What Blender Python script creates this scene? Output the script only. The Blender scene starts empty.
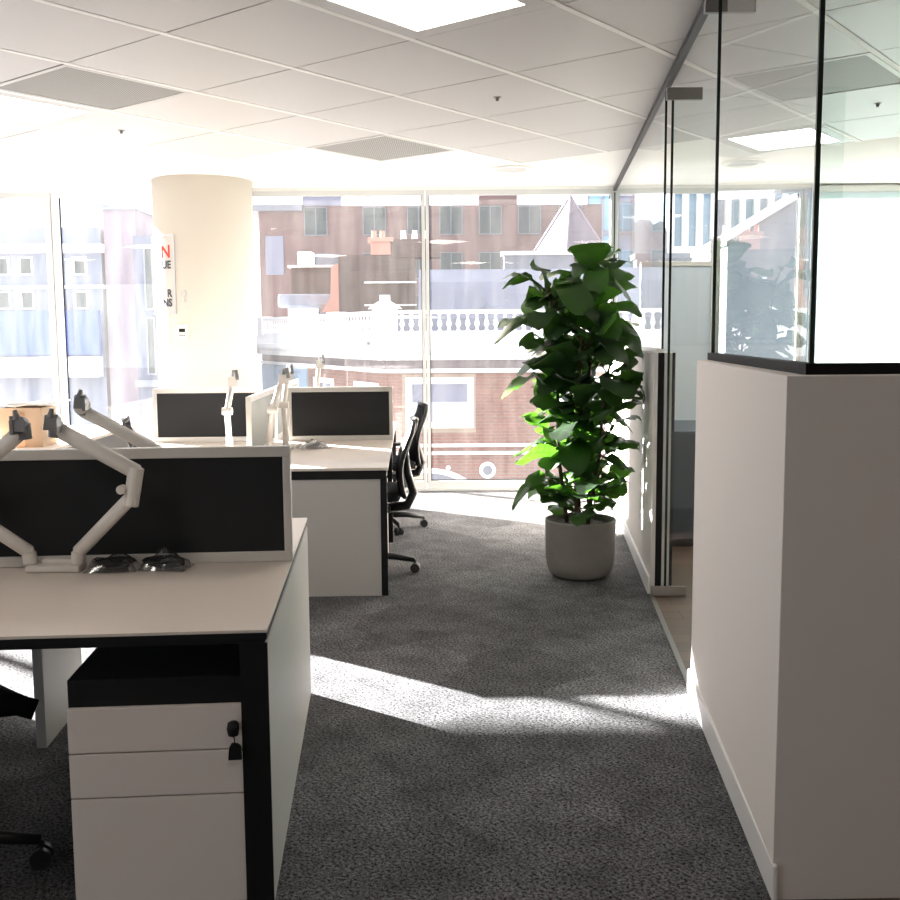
import bpy, bmesh, math, random
from mathutils import Vector, Matrix, noise
random.seed(7)
S = bpy.context.scene
COL = S.collection
# ------------------------------------------------------------------ camera, world, sun, exposure
F_PX = 1030.0
PITCH = math.atan((450-335)/F_PX); ROLL = math.radians(0.4); CAM_H = 1.46
fwd = Vector((0, math.cos(PITCH), -math.sin(PITCH)))
right0 = Vector((1, 0, 0)); up0 = right0.cross(fwd)
right = right0*math.cos(ROLL) - up0*math.sin(ROLL)
up = up0*math.cos(ROLL) + right0*math.sin(ROLL)
cd = bpy.data.cameras.new('camera'); cam = bpy.data.objects.new('camera', cd); COL.objects.link(cam)
m3 = Matrix((right, up, -fwd)).transposed()
cam.matrix_world = Matrix.Translation((0, 0, CAM_H)) @ m3.to_4x4()
cd.sensor_width = 36; cd.lens = 36*F_PX/900; cd.clip_start = 0.05; cd.clip_end = 500
S.camera = cam
w = bpy.data.worlds.new('world'); S.world = w; w.use_nodes = True
wn = w.node_tree; bg = wn.nodes['Background']
bg.inputs['Color'].default_value = (0.95, 0.965, 1.0, 1); bg.inputs['Strength'].default_value = 2.5
sd = bpy.data.lights.new('sun', 'SUN'); sd.energy = 95; sd.angle = math.radians(0.6); sd.color = (1.0, 0.93, 0.83)
sun = bpy.data.objects.new('sun', sd); COL.objects.link(sun)
SUN = Vector((0.80, -0.60, -0.272)).normalized()
sun.rotation_euler = SUN.to_track_quat('-Z', 'Y').to_euler()
S.view_settings.view_transform = 'Standard'; S.view_settings.look = 'None'
S.view_settings.gamma = 1; S.view_settings.use_curve_mapping = False
S.view_settings.exposure = 0.33
S.cycles.max_bounces = 10; S.cycles.diffuse_bounces = 5; S.cycles.transparent_max_bounces = 24
S.cycles.glossy_bounces = 4; S.cycles.transmission_bounces = 6
S.cycles.sample_clamp_indirect = 6; S.cycles.caustics_reflective = False; S.cycles.caustics_refractive = False
S.cycles.use_denoising = True

# ------------------------------------------------------------------ materials
MATS = {}
def mat(name, col, rough=0.6, metal=0.0, spec=0.5, var=0.0, vscale=8, bump=0.0, bscale=200, emit=None):
    if name in MATS: return MATS[name]
    m = bpy.data.materials.new(name); m.use_nodes = True; nt = m.node_tree; b = nt.nodes['Principled BSDF']
    c = (*col, 1)
    b.inputs['Base Color'].default_value = c; b.inputs['Roughness'].default_value = rough
    b.inputs['Metallic'].default_value = metal; b.inputs['Specular IOR Level'].default_value = spec
    tc = nt.nodes.new('ShaderNodeTexCoord')
    if var:
        n = nt.nodes.new('ShaderNodeTexNoise'); n.inputs['Scale'].default_value = vscale; n.inputs['Detail'].default_value = 5
        r = nt.nodes.new('ShaderNodeMix'); r.data_type = 'RGBA'
        r.inputs['A'].default_value = (*[x*(1-var) for x in col], 1); r.inputs['B'].default_value = (*[min(1, x*(1+var)) for x in col], 1)
        nt.links.new(tc.outputs['Object'], n.inputs['Vector']); nt.links.new(n.outputs['Fac'], r.inputs['Factor'])
        nt.links.new(r.outputs['Result'], b.inputs['Base Color'])
    if bump:
        n2 = nt.nodes.new('ShaderNodeTexNoise'); n2.inputs['Scale'].default_value = bscale; n2.inputs['Detail'].default_value = 2
        bp = nt.nodes.new('ShaderNodeBump'); bp.inputs['Strength'].default_value = bump; bp.inputs['Distance'].default_value = 0.01
        nt.links.new(tc.outputs['Object'], n2.inputs['Vector']); nt.links.new(n2.outputs['Fac'], bp.inputs['Height'])
        nt.links.new(bp.outputs['Normal'], b.inputs['Normal'])
    if emit:
        b.inputs['Emission Color'].default_value = c; b.inputs['Emission Strength'].default_value = emit
    MATS[name] = m; return m

def brick_mat(name, c1, c2, mortar, scale=1.0, spin=False):
    m = bpy.data.materials.new(name); m.use_nodes = True; nt = m.node_tree; b = nt.nodes['Principled BSDF']
    b.inputs['Roughness'].default_value = 0.9
    tc = nt.nodes.new('ShaderNodeTexCoord'); sp = nt.nodes.new('ShaderNodeSeparateXYZ'); cb = nt.nodes.new('ShaderNodeCombineXYZ')
    ad = nt.nodes.new('ShaderNodeMath'); ad.operation = 'ADD'
    nt.links.new(tc.outputs['Object'], sp.inputs[0]); nt.links.new(sp.outputs['X'], ad.inputs[0]); nt.links.new(sp.outputs['Y'], ad.inputs[1])
    nt.links.new(ad.outputs[0], cb.inputs['X']); nt.links.new(sp.outputs['Z'], cb.inputs['Y'])
    br = nt.nodes.new('ShaderNodeTexBrick'); br.inputs['Scale'].default_value = scale
    br.inputs['Brick Width'].default_value = 0.25; br.inputs['Row Height'].default_value = 0.085; br.inputs['Mortar Size'].default_value = 0.008
    br.inputs['Color1'].default_value = (*c1, 1); br.inputs['Color2'].default_value = (*c2, 1); br.inputs['Mortar'].default_value = (*mortar, 1)
    nt.links.new(cb.outputs[0], br.inputs['Vector'])
    n = nt.nodes.new('ShaderNodeTexNoise'); n.inputs['Scale'].default_value = 1.3; n.inputs['Detail'].default_value = 6
    nt.links.new(tc.outputs['Object'], n.inputs['Vector'])
    mx = nt.nodes.new('ShaderNodeMix'); mx.data_type = 'RGBA'; mx.blend_type = 'MULTIPLY'; mx.inputs['Factor'].default_value = 0.5
    nt.links.new(br.outputs['Color'], mx.inputs['A']); nt.links.new(n.outputs['Fac'], mx.inputs['B'])
    nt.links.new(mx.outputs['Result'], b.inputs['Base Color']); return m

def glass_mat(name, tint=(0.93, 0.97, 0.96), dirt=0.0, gloss=1.0, rough=0.0, streak=True):
    m = bpy.data.materials.new(name); m.use_nodes = True; nt = m.node_tree
    for n in list(nt.nodes): nt.nodes.remove(n)
    out = nt.nodes.new('ShaderNodeOutputMaterial'); tr = nt.nodes.new('ShaderNodeBsdfTransparent'); tr.inputs[0].default_value = (*tint, 1)
    gl = nt.nodes.new('ShaderNodeBsdfGlossy'); gl.inputs['Roughness'].default_value = rough; gl.inputs['Color'].default_value = (1, 1, 1, 1)
    fr = nt.nodes.new('ShaderNodeFresnel'); fr.inputs['IOR'].default_value = 1.45
    # the Fresnel node swaps IOR on back faces; keep same from both sides
    geo = nt.nodes.new('ShaderNodeNewGeometry')
    lw = nt.nodes.new('ShaderNodeLayerWeight'); lw.inputs['Blend'].default_value = 0.5
    pw = nt.nodes.new('ShaderNodeMath'); pw.operation = 'POWER'; pw.inputs[1].default_value = 4.0
    nt.links.new(lw.outputs['Facing'], pw.inputs[0])
    ml = nt.nodes.new('ShaderNodeMath'); ml.operation = 'MULTIPLY_ADD'; ml.inputs[1].default_value = 0.85*gloss; ml.inputs[2].default_value = 0.06*gloss
    nt.links.new(pw.outputs[0], ml.inputs[0])
    nt.nodes.remove(fr); nt.nodes.remove(geo)
    mx = nt.nodes.new('ShaderNodeMixShader'); nt.links.new(ml.outputs[0], mx.inputs[0]); nt.links.new(tr.outputs[0], mx.inputs[1]); nt.links.new(gl.outputs[0], mx.inputs[2])
    last = mx
    if dirt:
        tl = nt.nodes.new('ShaderNodeBsdfTranslucent'); tl.inputs[0].default_value = (0.95, 0.95, 0.95, 1)
        tc = nt.nodes.new('ShaderNodeTexCoord'); mp = nt.nodes.new('ShaderNodeMapping'); mp.inputs['Scale'].default_value = (2.5, 2.5, 0.35) if streak else (1, 1, 1)
        n = nt.nodes.new('ShaderNodeTexNoise'); n.inputs['Scale'].default_value = 3.0; n.inputs['Detail'].default_value = 7; n.inputs['Roughness'].default_value = 0.65
        nt.links.new(tc.outputs['Object'], mp.inputs[0]); nt.links.new(mp.outputs[0], n.inputs['Vector'])
        mr = nt.nodes.new('ShaderNodeMapRange'); mr.inputs['From Min'].default_value = 0.3; mr.inputs['From Max'].default_value = 0.75
        mr.inputs['To Min'].default_value = dirt*0.45; mr.inputs['To Max'].default_value = dirt*1.7
        nt.links.new(n.outputs['Fac'], mr.inputs['Value'])
        m2 = nt.nodes.new('ShaderNodeMixShader'); nt.links.new(mr.outputs[0], m2.inputs[0]); nt.links.new(mx.outputs[0], m2.inputs[1]); nt.links.new(tl.outputs[0], m2.inputs[2])
        last = m2
    nt.links.new(last.outputs[0], out.inputs['Surface']); return m

def carpet_mat():
    m = mat('carpet', (0.1, 0.1, 0.1), rough=1.0, spec=0.1); nt = m.node_tree; b = nt.nodes['Principled BSDF']
    tc = nt.nodes.new('ShaderNodeTexCoord'); mp = nt.nodes.new('ShaderNodeMapping'); mp.inputs['Rotation'].default_value = (0, 0, math.radians(51.5))
    nt.links.new(tc.outputs['Object'], mp.inputs[0])
    n1 = nt.nodes.new('ShaderNodeTexNoise'); n1.inputs['Scale'].default_value = 95; n1.inputs['Detail'].default_value = 3; n1.inputs['Roughness'].default_value = 0.8
    n2 = nt.nodes.new('ShaderNodeTexNoise'); n2.inputs['Scale'].default_value = 5; n2.inputs['Detail'].default_value = 8; n2.inputs['Roughness'].default_value = 0.7
    v = nt.nodes.new('ShaderNodeTexVoronoi'); v.feature = 'F1'; v.distance = 'CHEBYCHEV'; v.inputs['Scale'].default_value = 2.1; v.inputs['Randomness'].default_value = 0.6
    for n in (n1, n2, v): nt.links.new(mp.outputs[0], n.inputs['Vector'])
    bw = nt.nodes.new('ShaderNodeRGBToBW'); nt.links.new(v.outputs['Color'], bw.inputs[0])
    def mr(src, a, b_, c, d):
        r = nt.nodes.new('ShaderNodeMapRange'); r.inputs['From Min'].default_value = a; r.inputs['From Max'].default_value = b_
        r.inputs['To Min'].default_value = c; r.inputs['To Max'].default_value = d; nt.links.new(src, r.inputs['Value']); return r.outputs[0]
    def mul(p, q):
        r = nt.nodes.new('ShaderNodeMath'); r.operation = 'MULTIPLY'; nt.links.new(p, r.inputs[0]); nt.links.new(q, r.inputs[1]); return r.outputs[0]
    val = mul(mul(mr(n1.outputs['Fac'], 0.38, 0.62, 0.0, 2.0), mr(n2.outputs['Fac'], 0.3, 0.7, 0.6, 1.45)), mr(bw.outputs[0], 0.1, 0.9, 0.8, 1.25))
    mx = nt.nodes.new('ShaderNodeMix'); mx.data_type = 'RGBA'; mx.clamp_factor = False
    mx.inputs['A'].default_value = (0.005, 0.005, 0.006, 1); mx.inputs['B'].default_value = (0.108, 0.108, 0.114, 1)
    nt.links.new(val, mx.inputs['Factor']); nt.links.new(mx.outputs['Result'], b.inputs['Base Color'])
    bp = nt.nodes.new('ShaderNodeBump'); bp.inputs['Strength'].default_value = 0.8; bp.inputs['Distance'].default_value = 0.01
    nt.links.new(n1.outputs['Fac'], bp.inputs['Height']); nt.links.new(bp.outputs[0], b.inputs['Normal']); return m

def wood_mat():
    m = mat('wood_floor', (0.3, 0.2, 0.13), rough=0.4); nt = m.node_tree; b = nt.nodes['Principled BSDF']
    tc = nt.nodes.new('ShaderNodeTexCoord'); br = nt.nodes.new('ShaderNodeTexBrick'); br.inputs['Scale'].default_value = 1
    br.inputs['Brick Width'].default_value = 1.2; br.inputs['Row Height'].default_value = 0.14; br.inputs['Mortar Size'].default_value = 0.003
    br.inputs['Color1'].default_value = (0.15, 0.10, 0.07, 1); br.inputs['Color2'].default_value = (0.09, 0.06, 0.045, 1); br.inputs['Mortar'].default_value = (0.05, 0.04, 0.03, 1)
    nt.links.new(tc.outputs['Object'], br.inputs['Vector']); nt.links.new(br.outputs['Color'], b.inputs['Base Color']); return m

def perf_mat():
    m = mat('perforated_metal', (0.42, 0.42, 0.42), rough=0.6); nt = m.node_tree; b = nt.nodes['Principled BSDF']
    tc = nt.nodes.new('ShaderNodeTexCoord'); v = nt.nodes.new('ShaderNodeTexVoronoi'); v.inputs['Scale'].default_value = 70; v.inputs['Randomness'].default_value = 0
    nt.links.new(tc.outputs['Object'], v.inputs['Vector'])
    r = nt.nodes.new('ShaderNodeMapRange'); r.inputs['From Min'].default_value = 0.25; r.inputs['From Max'].default_value = 0.4
    nt.links.new(v.outputs['Distance'], r.inputs['Value'])
    mx = nt.nodes.new('ShaderNodeMix'); mx.data_type = 'RGBA'; mx.inputs['A'].default_value = (0.08, 0.08, 0.08, 1); mx.inputs['B'].default_value = (0.27, 0.27, 0.265, 1)
    nt.links.new(r.outputs[0], mx.inputs['Factor']); nt.links.new(mx.outputs['Result'], b.inputs['Base Color']); return m

def leaf_mat():
    m = bpy.data.materials.new('leaf'); m.use_nodes = True; nt = m.node_tree
    for n in list(nt.nodes): nt.nodes.remove(n)
    out = nt.nodes.new('ShaderNodeOutputMaterial'); pb = nt.nodes.new('ShaderNodeBsdfPrincipled'); pb.inputs['Roughness'].default_value = 0.45
    pb.inputs['Specular IOR Level'].default_value = 0.3
    tl = nt.nodes.new('ShaderNodeBsdfTranslucent')
    uv = nt.nodes.new('ShaderNodeUVMap'); sp = nt.nodes.new('ShaderNodeSeparateXYZ'); nt.links.new(uv.outputs[0], sp.inputs[0])
    def M(op, a, b=None, c=None):
        n = nt.nodes.new('ShaderNodeMath'); n.operation = op
        for i, x in enumerate((a, b, c)):
            if x is None: continue
            if isinstance(x, (int, float)): n.inputs[i].default_value = x
            else: nt.links.new(x, n.inputs[i])
        return n.outputs[0]
    ac = M('ABSOLUTE', sp.outputs['Y'])
    mid = M('LESS_THAN', ac, 0.035)
    ph = M('FRACT', M('MULTIPLY', M('SUBTRACT', sp.outputs['X'], M('MULTIPLY', ac, 0.16)), 8.0))
    sv = M('LESS_THAN', ph, 0.085)
    vein = M('MAXIMUM', mid, sv)
    geo = nt.nodes.new('ShaderNodeTexCoord'); nz = nt.nodes.new('ShaderNodeTexNoise'); nz.inputs['Scale'].default_value = 5
    nt.links.new(geo.outputs['Object'], nz.inputs['Vector'])
    a = nt.nodes.new('ShaderNodeMix'); a.data_type = 'RGBA'; a.inputs['A'].default_value = (0.009, 0.024, 0.010, 1); a.inputs['B'].default_value = (0.018, 0.042, 0.015, 1)
    nt.links.new(nz.outputs['Fac'], a.inputs['Factor'])
    c = nt.nodes.new('ShaderNodeMix'); c.data_type = 'RGBA'; c.inputs['B'].default_value = (0.045, 0.085, 0.032, 1)
    nt.links.new(vein, c.inputs['Factor']); nt.links.new(a.outputs['Result'], c.inputs['A']); nt.links.new(c.outputs['Result'], pb.inputs['Base Color'])
    t = nt.nodes.new('ShaderNodeMix'); t.data_type = 'RGBA'; t.inputs['A'].default_value = (0.14, 0.42, 0.03, 1); t.inputs['B'].default_value = (0.04, 0.16, 0.01, 1)
    nt.links.new(vein, t.inputs['Factor']); nt.links.new(t.outputs['Result'], tl.inputs[0])
    mx = nt.nodes.new('ShaderNodeMixShader'); mx.inputs[0].default_value = 0.20
    nt.links.new(pb.outputs[0], mx.inputs[1]); nt.links.new(tl.outputs[0], mx.inputs[2]); nt.links.new(mx.outputs[0], out.inputs['Surface'])
    return m

M_WALL = mat('painted_wall', (0.80, 0.745, 0.705), rough=0.75, bump=0.04, bscale=350)
M_WHITE = mat('white_plaster', (0.86, 0.85, 0.83), rough=0.8)
M_TILE = mat('metal_ceiling_tile', (0.53, 0.53, 0.53), rough=0.45, spec=0.4, bump=0.02, bscale=500)
M_RAIL = mat('ceiling_rail', (0.85, 0.85, 0.84), rough=0.5)
M_GAP = mat('tile_gap', (0.12, 0.12, 0.12), rough=0.9)
M_COLUMN = mat('column_paint', (0.69, 0.65, 0.58), rough=0.7)
M_SKIRT = mat('skirting_paint', (0.82, 0.81, 0.79), rough=0.4)
M_FRAME = mat('window_frame', (0.62, 0.63, 0.63), rough=0.35)
M_GASKET = mat('black_gasket', (0.006, 0.006, 0.006), rough=0.6, spec=0.12)
M_TRACK = mat('dark_track', (0.03, 0.03, 0.032), rough=0.5, spec=0.3)
M_STEEL = mat('satin_steel', (0.30, 0.29, 0.28), rough=0.4, metal=0.85)
M_DESK = mat('desk_laminate', (0.80, 0.71, 0.635), rough=0.42, var=0.02, vscale=30)
M_PANEL = mat('end_panel_laminate', (0.58, 0.565, 0.54), rough=0.5)
M_BLACK = mat('black_powdercoat', (0.006, 0.006, 0.007), rough=0.55, spec=0.3)
M_DRAWER = mat('drawer_front', (0.83, 0.745, 0.69), rough=0.5)
M_FABRIC = mat('screen_fabric', (0.028, 0.029, 0.031), rough=0.95, spec=0.1, bump=0.3, bscale=600)
M_ALU = mat('pale_aluminium', (0.66, 0.64, 0.61), rough=0.35, metal=0.15)
M_ARM = mat('arm_white', (0.78, 0.74, 0.69), rough=0.35)
M_ARMGREY = mat('arm_grey', (0.22, 0.22, 0.23), rough=0.4)
M_CHAIR = mat('chair_plastic', (0.012, 0.012, 0.014), rough=0.45)
M_CFAB = mat('chair_fabric', (0.014, 0.015, 0.018), rough=0.9, spec=0.15)
M_POT = mat('pot_stone', (0.23, 0.22, 0.205), rough=0.75, var=0.12, vscale=12, bump=0.1, bscale=60)
M_SOIL = mat('soil', (0.03, 0.02, 0.013), rough=1, var=0.4, vscale=60)
M_STEM = mat('stem', (0.07, 0.05, 0.03), rough=0.8)
M_LEAF = leaf_mat()
M_CARD = mat('cardboard', (0.50, 0.37, 0.26), rough=0.85)
M_BAG = mat('clear_bag', (0.45, 0.45, 0.45), rough=0.2)
M_NAVY = mat('navy_laminate', (0.015, 0.03, 0.05), rough=0.35)
M_PALE = mat('pale_board', (0.72, 0.82, 0.93), rough=0.5)
M_LED = mat('led_diffuser', (1.0, 0.91, 0.83), emit=9.0)
M_CARPET = carpet_mat(); M_WOOD = wood_mat(); M_PERF = perf_mat()
G_WIN = glass_mat('window_glass', (0.93, 0.95, 0.97), dirt=0.012)
G_WINL = glass_mat('hazy_glare_glass', (0.88, 0.92, 1.0), dirt=0.022)  # dirty glass with extra haze put in for sun glare on the left
G_PART = glass_mat('partition_glass', (0.89, 0.94, 0.93), dirt=0.004)
G_EDGE = mat('glass_edge', (0.008, 0.02, 0.016), rough=0.2)

# ------------------------------------------------------------------ mesh helpers
class MB:
    def __init__(s): s.v = []; s.f = []; s.uv = {}
    def box(s, x0, x1, y0, y1, z0, z1, M=None):
        b = len(s.v)
        for z in (z0, z1):
            for x, y in ((x0, y0), (x1, y0), (x1, y1), (x0, y1)):
                p = Vector((x, y, z)); s.v.append(M @ p if M else p)
        for q in ((0, 3, 2, 1), (4, 5, 6, 7), (0, 1, 5, 4), (1, 2, 6, 5), (2, 3, 7, 6), (3, 0, 4, 7)): s.f.append([b+i for i in q])
        return s
    def obox(s, c, ax, ay, az):          # centre and three half-vectors
        M = Matrix((ax, ay, az)).transposed().to_4x4(); M.translation = c
        return s.box(-1, 1, -1, 1, -1, 1, M)
    def bar(s, p, q, w, h, up=(0, 0, 1)):
        p, q = Vector(p), Vector(q); d = q-p; L = d.length; d = d/L; u = Vector(up)
        if abs(d.dot(u)) > 0.98: u = Vector((0, 1, 0))
        sx = d.cross(u).normalized(); uu = sx.cross(d)
        return s.obox((p+q)/2, sx*w/2, d*L/2, uu*h/2)
    def tube(s, pts, r, n=10, cap=True, sq=1.0, upv=None):
        pts = [Vector(p) for p in pts]; b = len(s.v); prev = None
        for i, p in enumerate(pts):
            d = (pts[min(i+1, len(pts)-1)] - pts[max(i-1, 0)]).normalized()
            if prev is None:
                u = Vector(upv) if upv else (Vector((0, 0, 1)) if abs(d.z) < 0.9 else Vector((1, 0, 0)))
            else: u = prev
            u = (u - d*u.dot(d)).normalized(); prev = u; v = d.cross(u)
            rr = r[i] if isinstance(r, (list, tuple)) else r
            for k in range(n):
                a = 2*math.pi*k/n; s.v.append(p + u*math.cos(a)*rr + v*math.sin(a)*rr*sq)
        for i in range(len(pts)-1):
            for k in range(n):
                k2 = (k+1) % n; s.f.append([b+i*n+k, b+i*n+k2, b+(i+1)*n+k2, b+(i+1)*n+k])
        if cap:
            s.f.append([b+k for k in range(n)][::-1]); e = b+(len(pts)-1)*n; s.f.append([e+k for k in range(n)])
        return s
    def lathe(s, prof, c=(0, 0, 0), n=32):
        b = len(s.v)
        for r, z in prof:
            for k in range(n):
                a = 2*math.pi*k/n; s.v.append(Vector((c[0]+r*math.cos(a), c[1]+r*math.sin(a), c[2]+z)))
        for i in range(len(prof)-1):
            for k in range(n):
                k2 = (k+1) % n; s.f.append([b+i*n+k, b+i*n+k2, b+(i+1)*n+k2, b+(i+1)*n+k])
        s.f.append([b+k for k in range(n)][::-1]); e = b+(len(prof)-1)*n; s.f.append([e+k for k in range(n)])
        return s
    def prism(s, poly, e0, e1, fn):      # polygon of 2d points extruded between e0 and e1 ; fn(a,b,e)->Vector
        b = len(s.v); n = len(poly)
        for e in (e0, e1):
            for p in poly: s.v.append(Vector(fn(p[0], p[1], e)))
        s.f.append([b+i for i in range(n)][::-1]); s.f.append([b+n+i for i in range(n)])
        for i in range(n): j = (i+1) % n; s.f.append([b+i, b+j, b+n+j, b+n+i])
        return s
    def sheet(s, grid, th=0.0):
        b = len(s.v); R = len(grid); C = len(grid[0])
        for row in grid: s.v.extend(Vector(p) for p in row)
        for i in range(R-1):
            for j in range(C-1): s.f.append([b+i*C+j, b+i*C+j+1, b+(i+1)*C+j+1, b+(i+1)*C+j])
        return s
    def build(s, name, m, parent=None, bevel=0.0, smooth=False, solid=0.0, sub=0):
        me = bpy.data.meshes.new(name); me.from_pydata([tuple(p) for p in s.v], [], s.f)
        bm = bmesh.new(); bm.from_mesh(me); bmesh.ops.recalc_face_normals(bm, faces=bm.faces)
        bm.to_mesh(me); bm.free()
        me.materials.append(m)
        if smooth:
            for p in me.polygons: p.use_smooth = True
        o = bpy.data.objects.new(name, me); COL.objects.link(o)
        if parent: o.parent = parent
        if solid: md = o.modifiers.new('solid', 'SOLIDIFY'); md.thickness = solid; md.offset = 0
        if bevel:
            md = o.modifiers.new('bevel', 'BEVEL'); md.width = bevel; md.segments = 2; md.limit_method = 'ANGLE'
        if sub: md = o.modifiers.new('sub', 'SUBSURF'); md.levels = sub; md.render_levels = sub
        return o
def tag(o, label, cat, group=None):
    o['label'] = label; o['category'] = cat
    if group: o['group'] = group
    return o
def thing(name, label, cat, loc=(0, 0, 0), rz=0.0, group=None):
    o = bpy.data.objects.new(name, None); COL.objects.link(o); o.empty_display_size = 0.1
    o.location = loc; o.rotation_euler = (0, 0, rz); return tag(o, label, cat, group)
def struct(o): o['kind'] = 'structure'; return o
def dup(root, loc, rz, label=None, group=None):
    def cp(o, par):
        c = o.copy(); COL.objects.link(c)
        if par: c.parent = par
        for ch in [x for x in KIDS.get(o.name, [])]: cp(ch, c)
        return c
    KIDS = {}
    for o in list(COL.objects):
        if o.parent: KIDS.setdefault(o.parent.name, []).append(o)
    r = cp(root, None); r.location = loc; r.rotation_euler = (0, 0, rz)
    if label: r['label'] = label
    if group: r['group'] = group
    return r
def text(s, size, m, loc, rot, parent=None, name='lettering', bold=0.0):
    c = bpy.data.curves.new(name, 'FONT'); c.body = s; c.size = size; c.extrude = 0.001; c.offset = bold; c.align_x = 'RIGHT'
    o = bpy.data.objects.new(name, c); COL.objects.link(o)
    dg = bpy.context.evaluated_depsgraph_get(); me = bpy.data.meshes.new_from_object(o.evaluated_get(dg)); bpy.data.objects.remove(o)
    me.materials.clear(); me.materials.append(m)
    o = bpy.data.objects.new(name, me); COL.objects.link(o); o.location = loc; o.rotation_euler = rot
    if parent: o.parent = parent
    return o

# ------------------------------------------------------------------ the room
CEIL = 2.8; WY = 9.72; XL = -13.0; XR = 6.5; YB = -3.0
def px_(y): return 0.61+0.09*y            # aisle face of the partition line
struct(MB().prism([(XL, YB), (px_(YB), YB), (px_(9.9), 9.9), (XL, 9.9)], -0.2, 0, lambda a, b, e: (a, b, e)).build('floor', M_CARPET))
struct(MB().prism([(px_(YB), YB), (XR, YB), (XR, 9.9), (px_(9.9), 9.9)], -0.2, 0, lambda a, b, e: (a, b, e)).build('floor', M_WOOD))
struct(MB().box(XL, XR, YB, 9.9, CEIL+0.012, CEIL+0.3).build('ceiling', M_WHITE))
struct(MB().box(XL-0.2, XL, YB, 9.9, -0.2, 3.1).build('wall_left', M_WALL))
struct(MB().box(XR, XR+0.2, YB, 9.9, -0.2, 3.1).build('wall_right', M_WALL))
bw_ = MB(); bw_.box(XL-0.2, XR+0.2, YB-0.2, YB, -0.2, 0.75); bw_.box(XL-0.2, XR+0.2, YB-0.2, YB, 2.65, 3.1)
for a_, b_ in ((XL-0.2, -12.4), (-8.6, -8.2), (-4.4, XR+0.2)): bw_.box(a_, b_, YB-0.2, YB, 0.75, 2.65)
struct(bw_.build('wall_back', M_WALL))
struct(MB().box(1.75, 1.87, YB, 2.35, 0, CEIL).build('wall_light_blocker', mat('brown_blocker', (0.20, 0.15, 0.12), rough=0.7)))  # unseen wall added to keep light off the front of the entry wall
# facade: bulkhead over the glass
HEAD = 2.785
struct(MB().box(XL, XR, WY-0.06, 9.9, HEAD, CEIL+0.012).build('trim_1', M_WHITE))
struct(MB().box(XL, XR, WY-0.10, 9.9, -0.02, 0.02).build('trim_2', M_FRAME))
# bays
edges = [-3.66-1.74*k for k in range(5, 0, -1)] + [-3.66, -1.95, -0.215, 1.53, 3.27, 5.01]
edges = [XL] + edges + [XR]
for i in range(len(edges)-1):
    a, b = edges[i], edges[i+1]
    wa = 0.065 if abs(a+3.66) < 0.01 else 0.034; wb = 0.065 if abs(b+3.66) < 0.01 else 0.034
    f = MB(); y0, y1 = WY-0.05, WY+0.012
    f.box(a+0.004, a+wa, y0, y1, 0.02, HEAD); f.box(b-wb, b-0.004, y0, y1, 0.02, HEAD)
    f.box(a+wa, b-wb, y0, y1, 0.02, 0.085); f.box(a+wa, b-wb, y0, y1, HEAD-0.045, HEAD)
    o = struct(f.build('window_%d' % (i+1), M_FRAME))
    g = MB(); g.box(a+wa, a+wa+0.006, WY-0.012, y1, 0.085, HEAD-0.045); g.box(b-wb-0.006, b-wb, WY-0.012, y1, 0.085, HEAD-0.045); g.box(a+wa, b-wb, WY-0.012, y1, 0.085, 0.093)
    g.build('gasket', M_GASKET, o)
    p = MB(); p.v = [Vector(q) for q in ((a+wa, WY, 0.085), (b-wb, WY, 0.085), (b-wb, WY, HEAD-0.045), (a+wa, WY, HEAD-0.045))]; p.f = [[0, 1, 2, 3]]
    p.build('pane', G_WINL if b < -1.8 else G_WIN, o)
for k_, (a_, b_) in enumerate(((-12.4, -8.6), (-8.2, -4.4))):  # rear windows added out of view to light faces turned to the camera
    f = MB(); f.box(a_, a_+0.05, YB-0.12, YB-0.06, 0.75, 2.65); f.box(b_-0.05, b_, YB-0.12, YB-0.06, 0.75, 2.65)
    f.box(a_+0.05, b_-0.05, YB-0.12, YB-0.06, 0.75, 0.80); f.box(a_+0.05, b_-0.05, YB-0.12, YB-0.06, 2.60, 2.65)
    o = struct(f.build('window_%d' % (30+k_), M_FRAME)); p = MB(); p.v = [Vector(q) for q in ((a_+.05, YB-.09, 0.8), (b_-.05, YB-.09, 0.8), (b_-.05, YB-.09, 2.6), (a_+.05, YB-.09, 2.6))]; p.f = [[0, 1, 2, 3]]
    p.build('pane', G_PART, o)
    L = bpy.data.lights.new('window_portal', 'AREA'); L.shape = 'RECTANGLE'; L.size = b_-a_; L.size_y = 1.9; L.cycles.is_portal = True
    o = bpy.data.objects.new('window_portal', L); COL.objects.link(o); o.location = ((a_+b_)/2, YB-0.04, 1.7); o.rotation_euler = (math.radians(90), 0, 0)
# portals (sampling aid on the real window openings)
for xa, xb in ((XL, -5), (-5, XR)):
    L = bpy.data.lights.new('window_portal', 'AREA'); L.shape = 'RECTANGLE'; L.size = xb-xa; L.size_y = HEAD; L.cycles.is_portal = True
    o = bpy.data.objects.new('window_portal', L); COL.objects.link(o); o.location = ((xa+xb)/2, WY-0.12, HEAD/2); o.rotation_euler = (math.radians(-90), 0, 0)
# column
struct(MB().lathe([(0.43, 0), (0.43, CEIL+0.012)], (-2.16, 9.25, 0), 64).build('wall_column', M_COLUMN, smooth=False))
for p in bpy.data.objects['wall_column'].data.polygons: p.use_smooth = len(p.vertices) == 4

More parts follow.
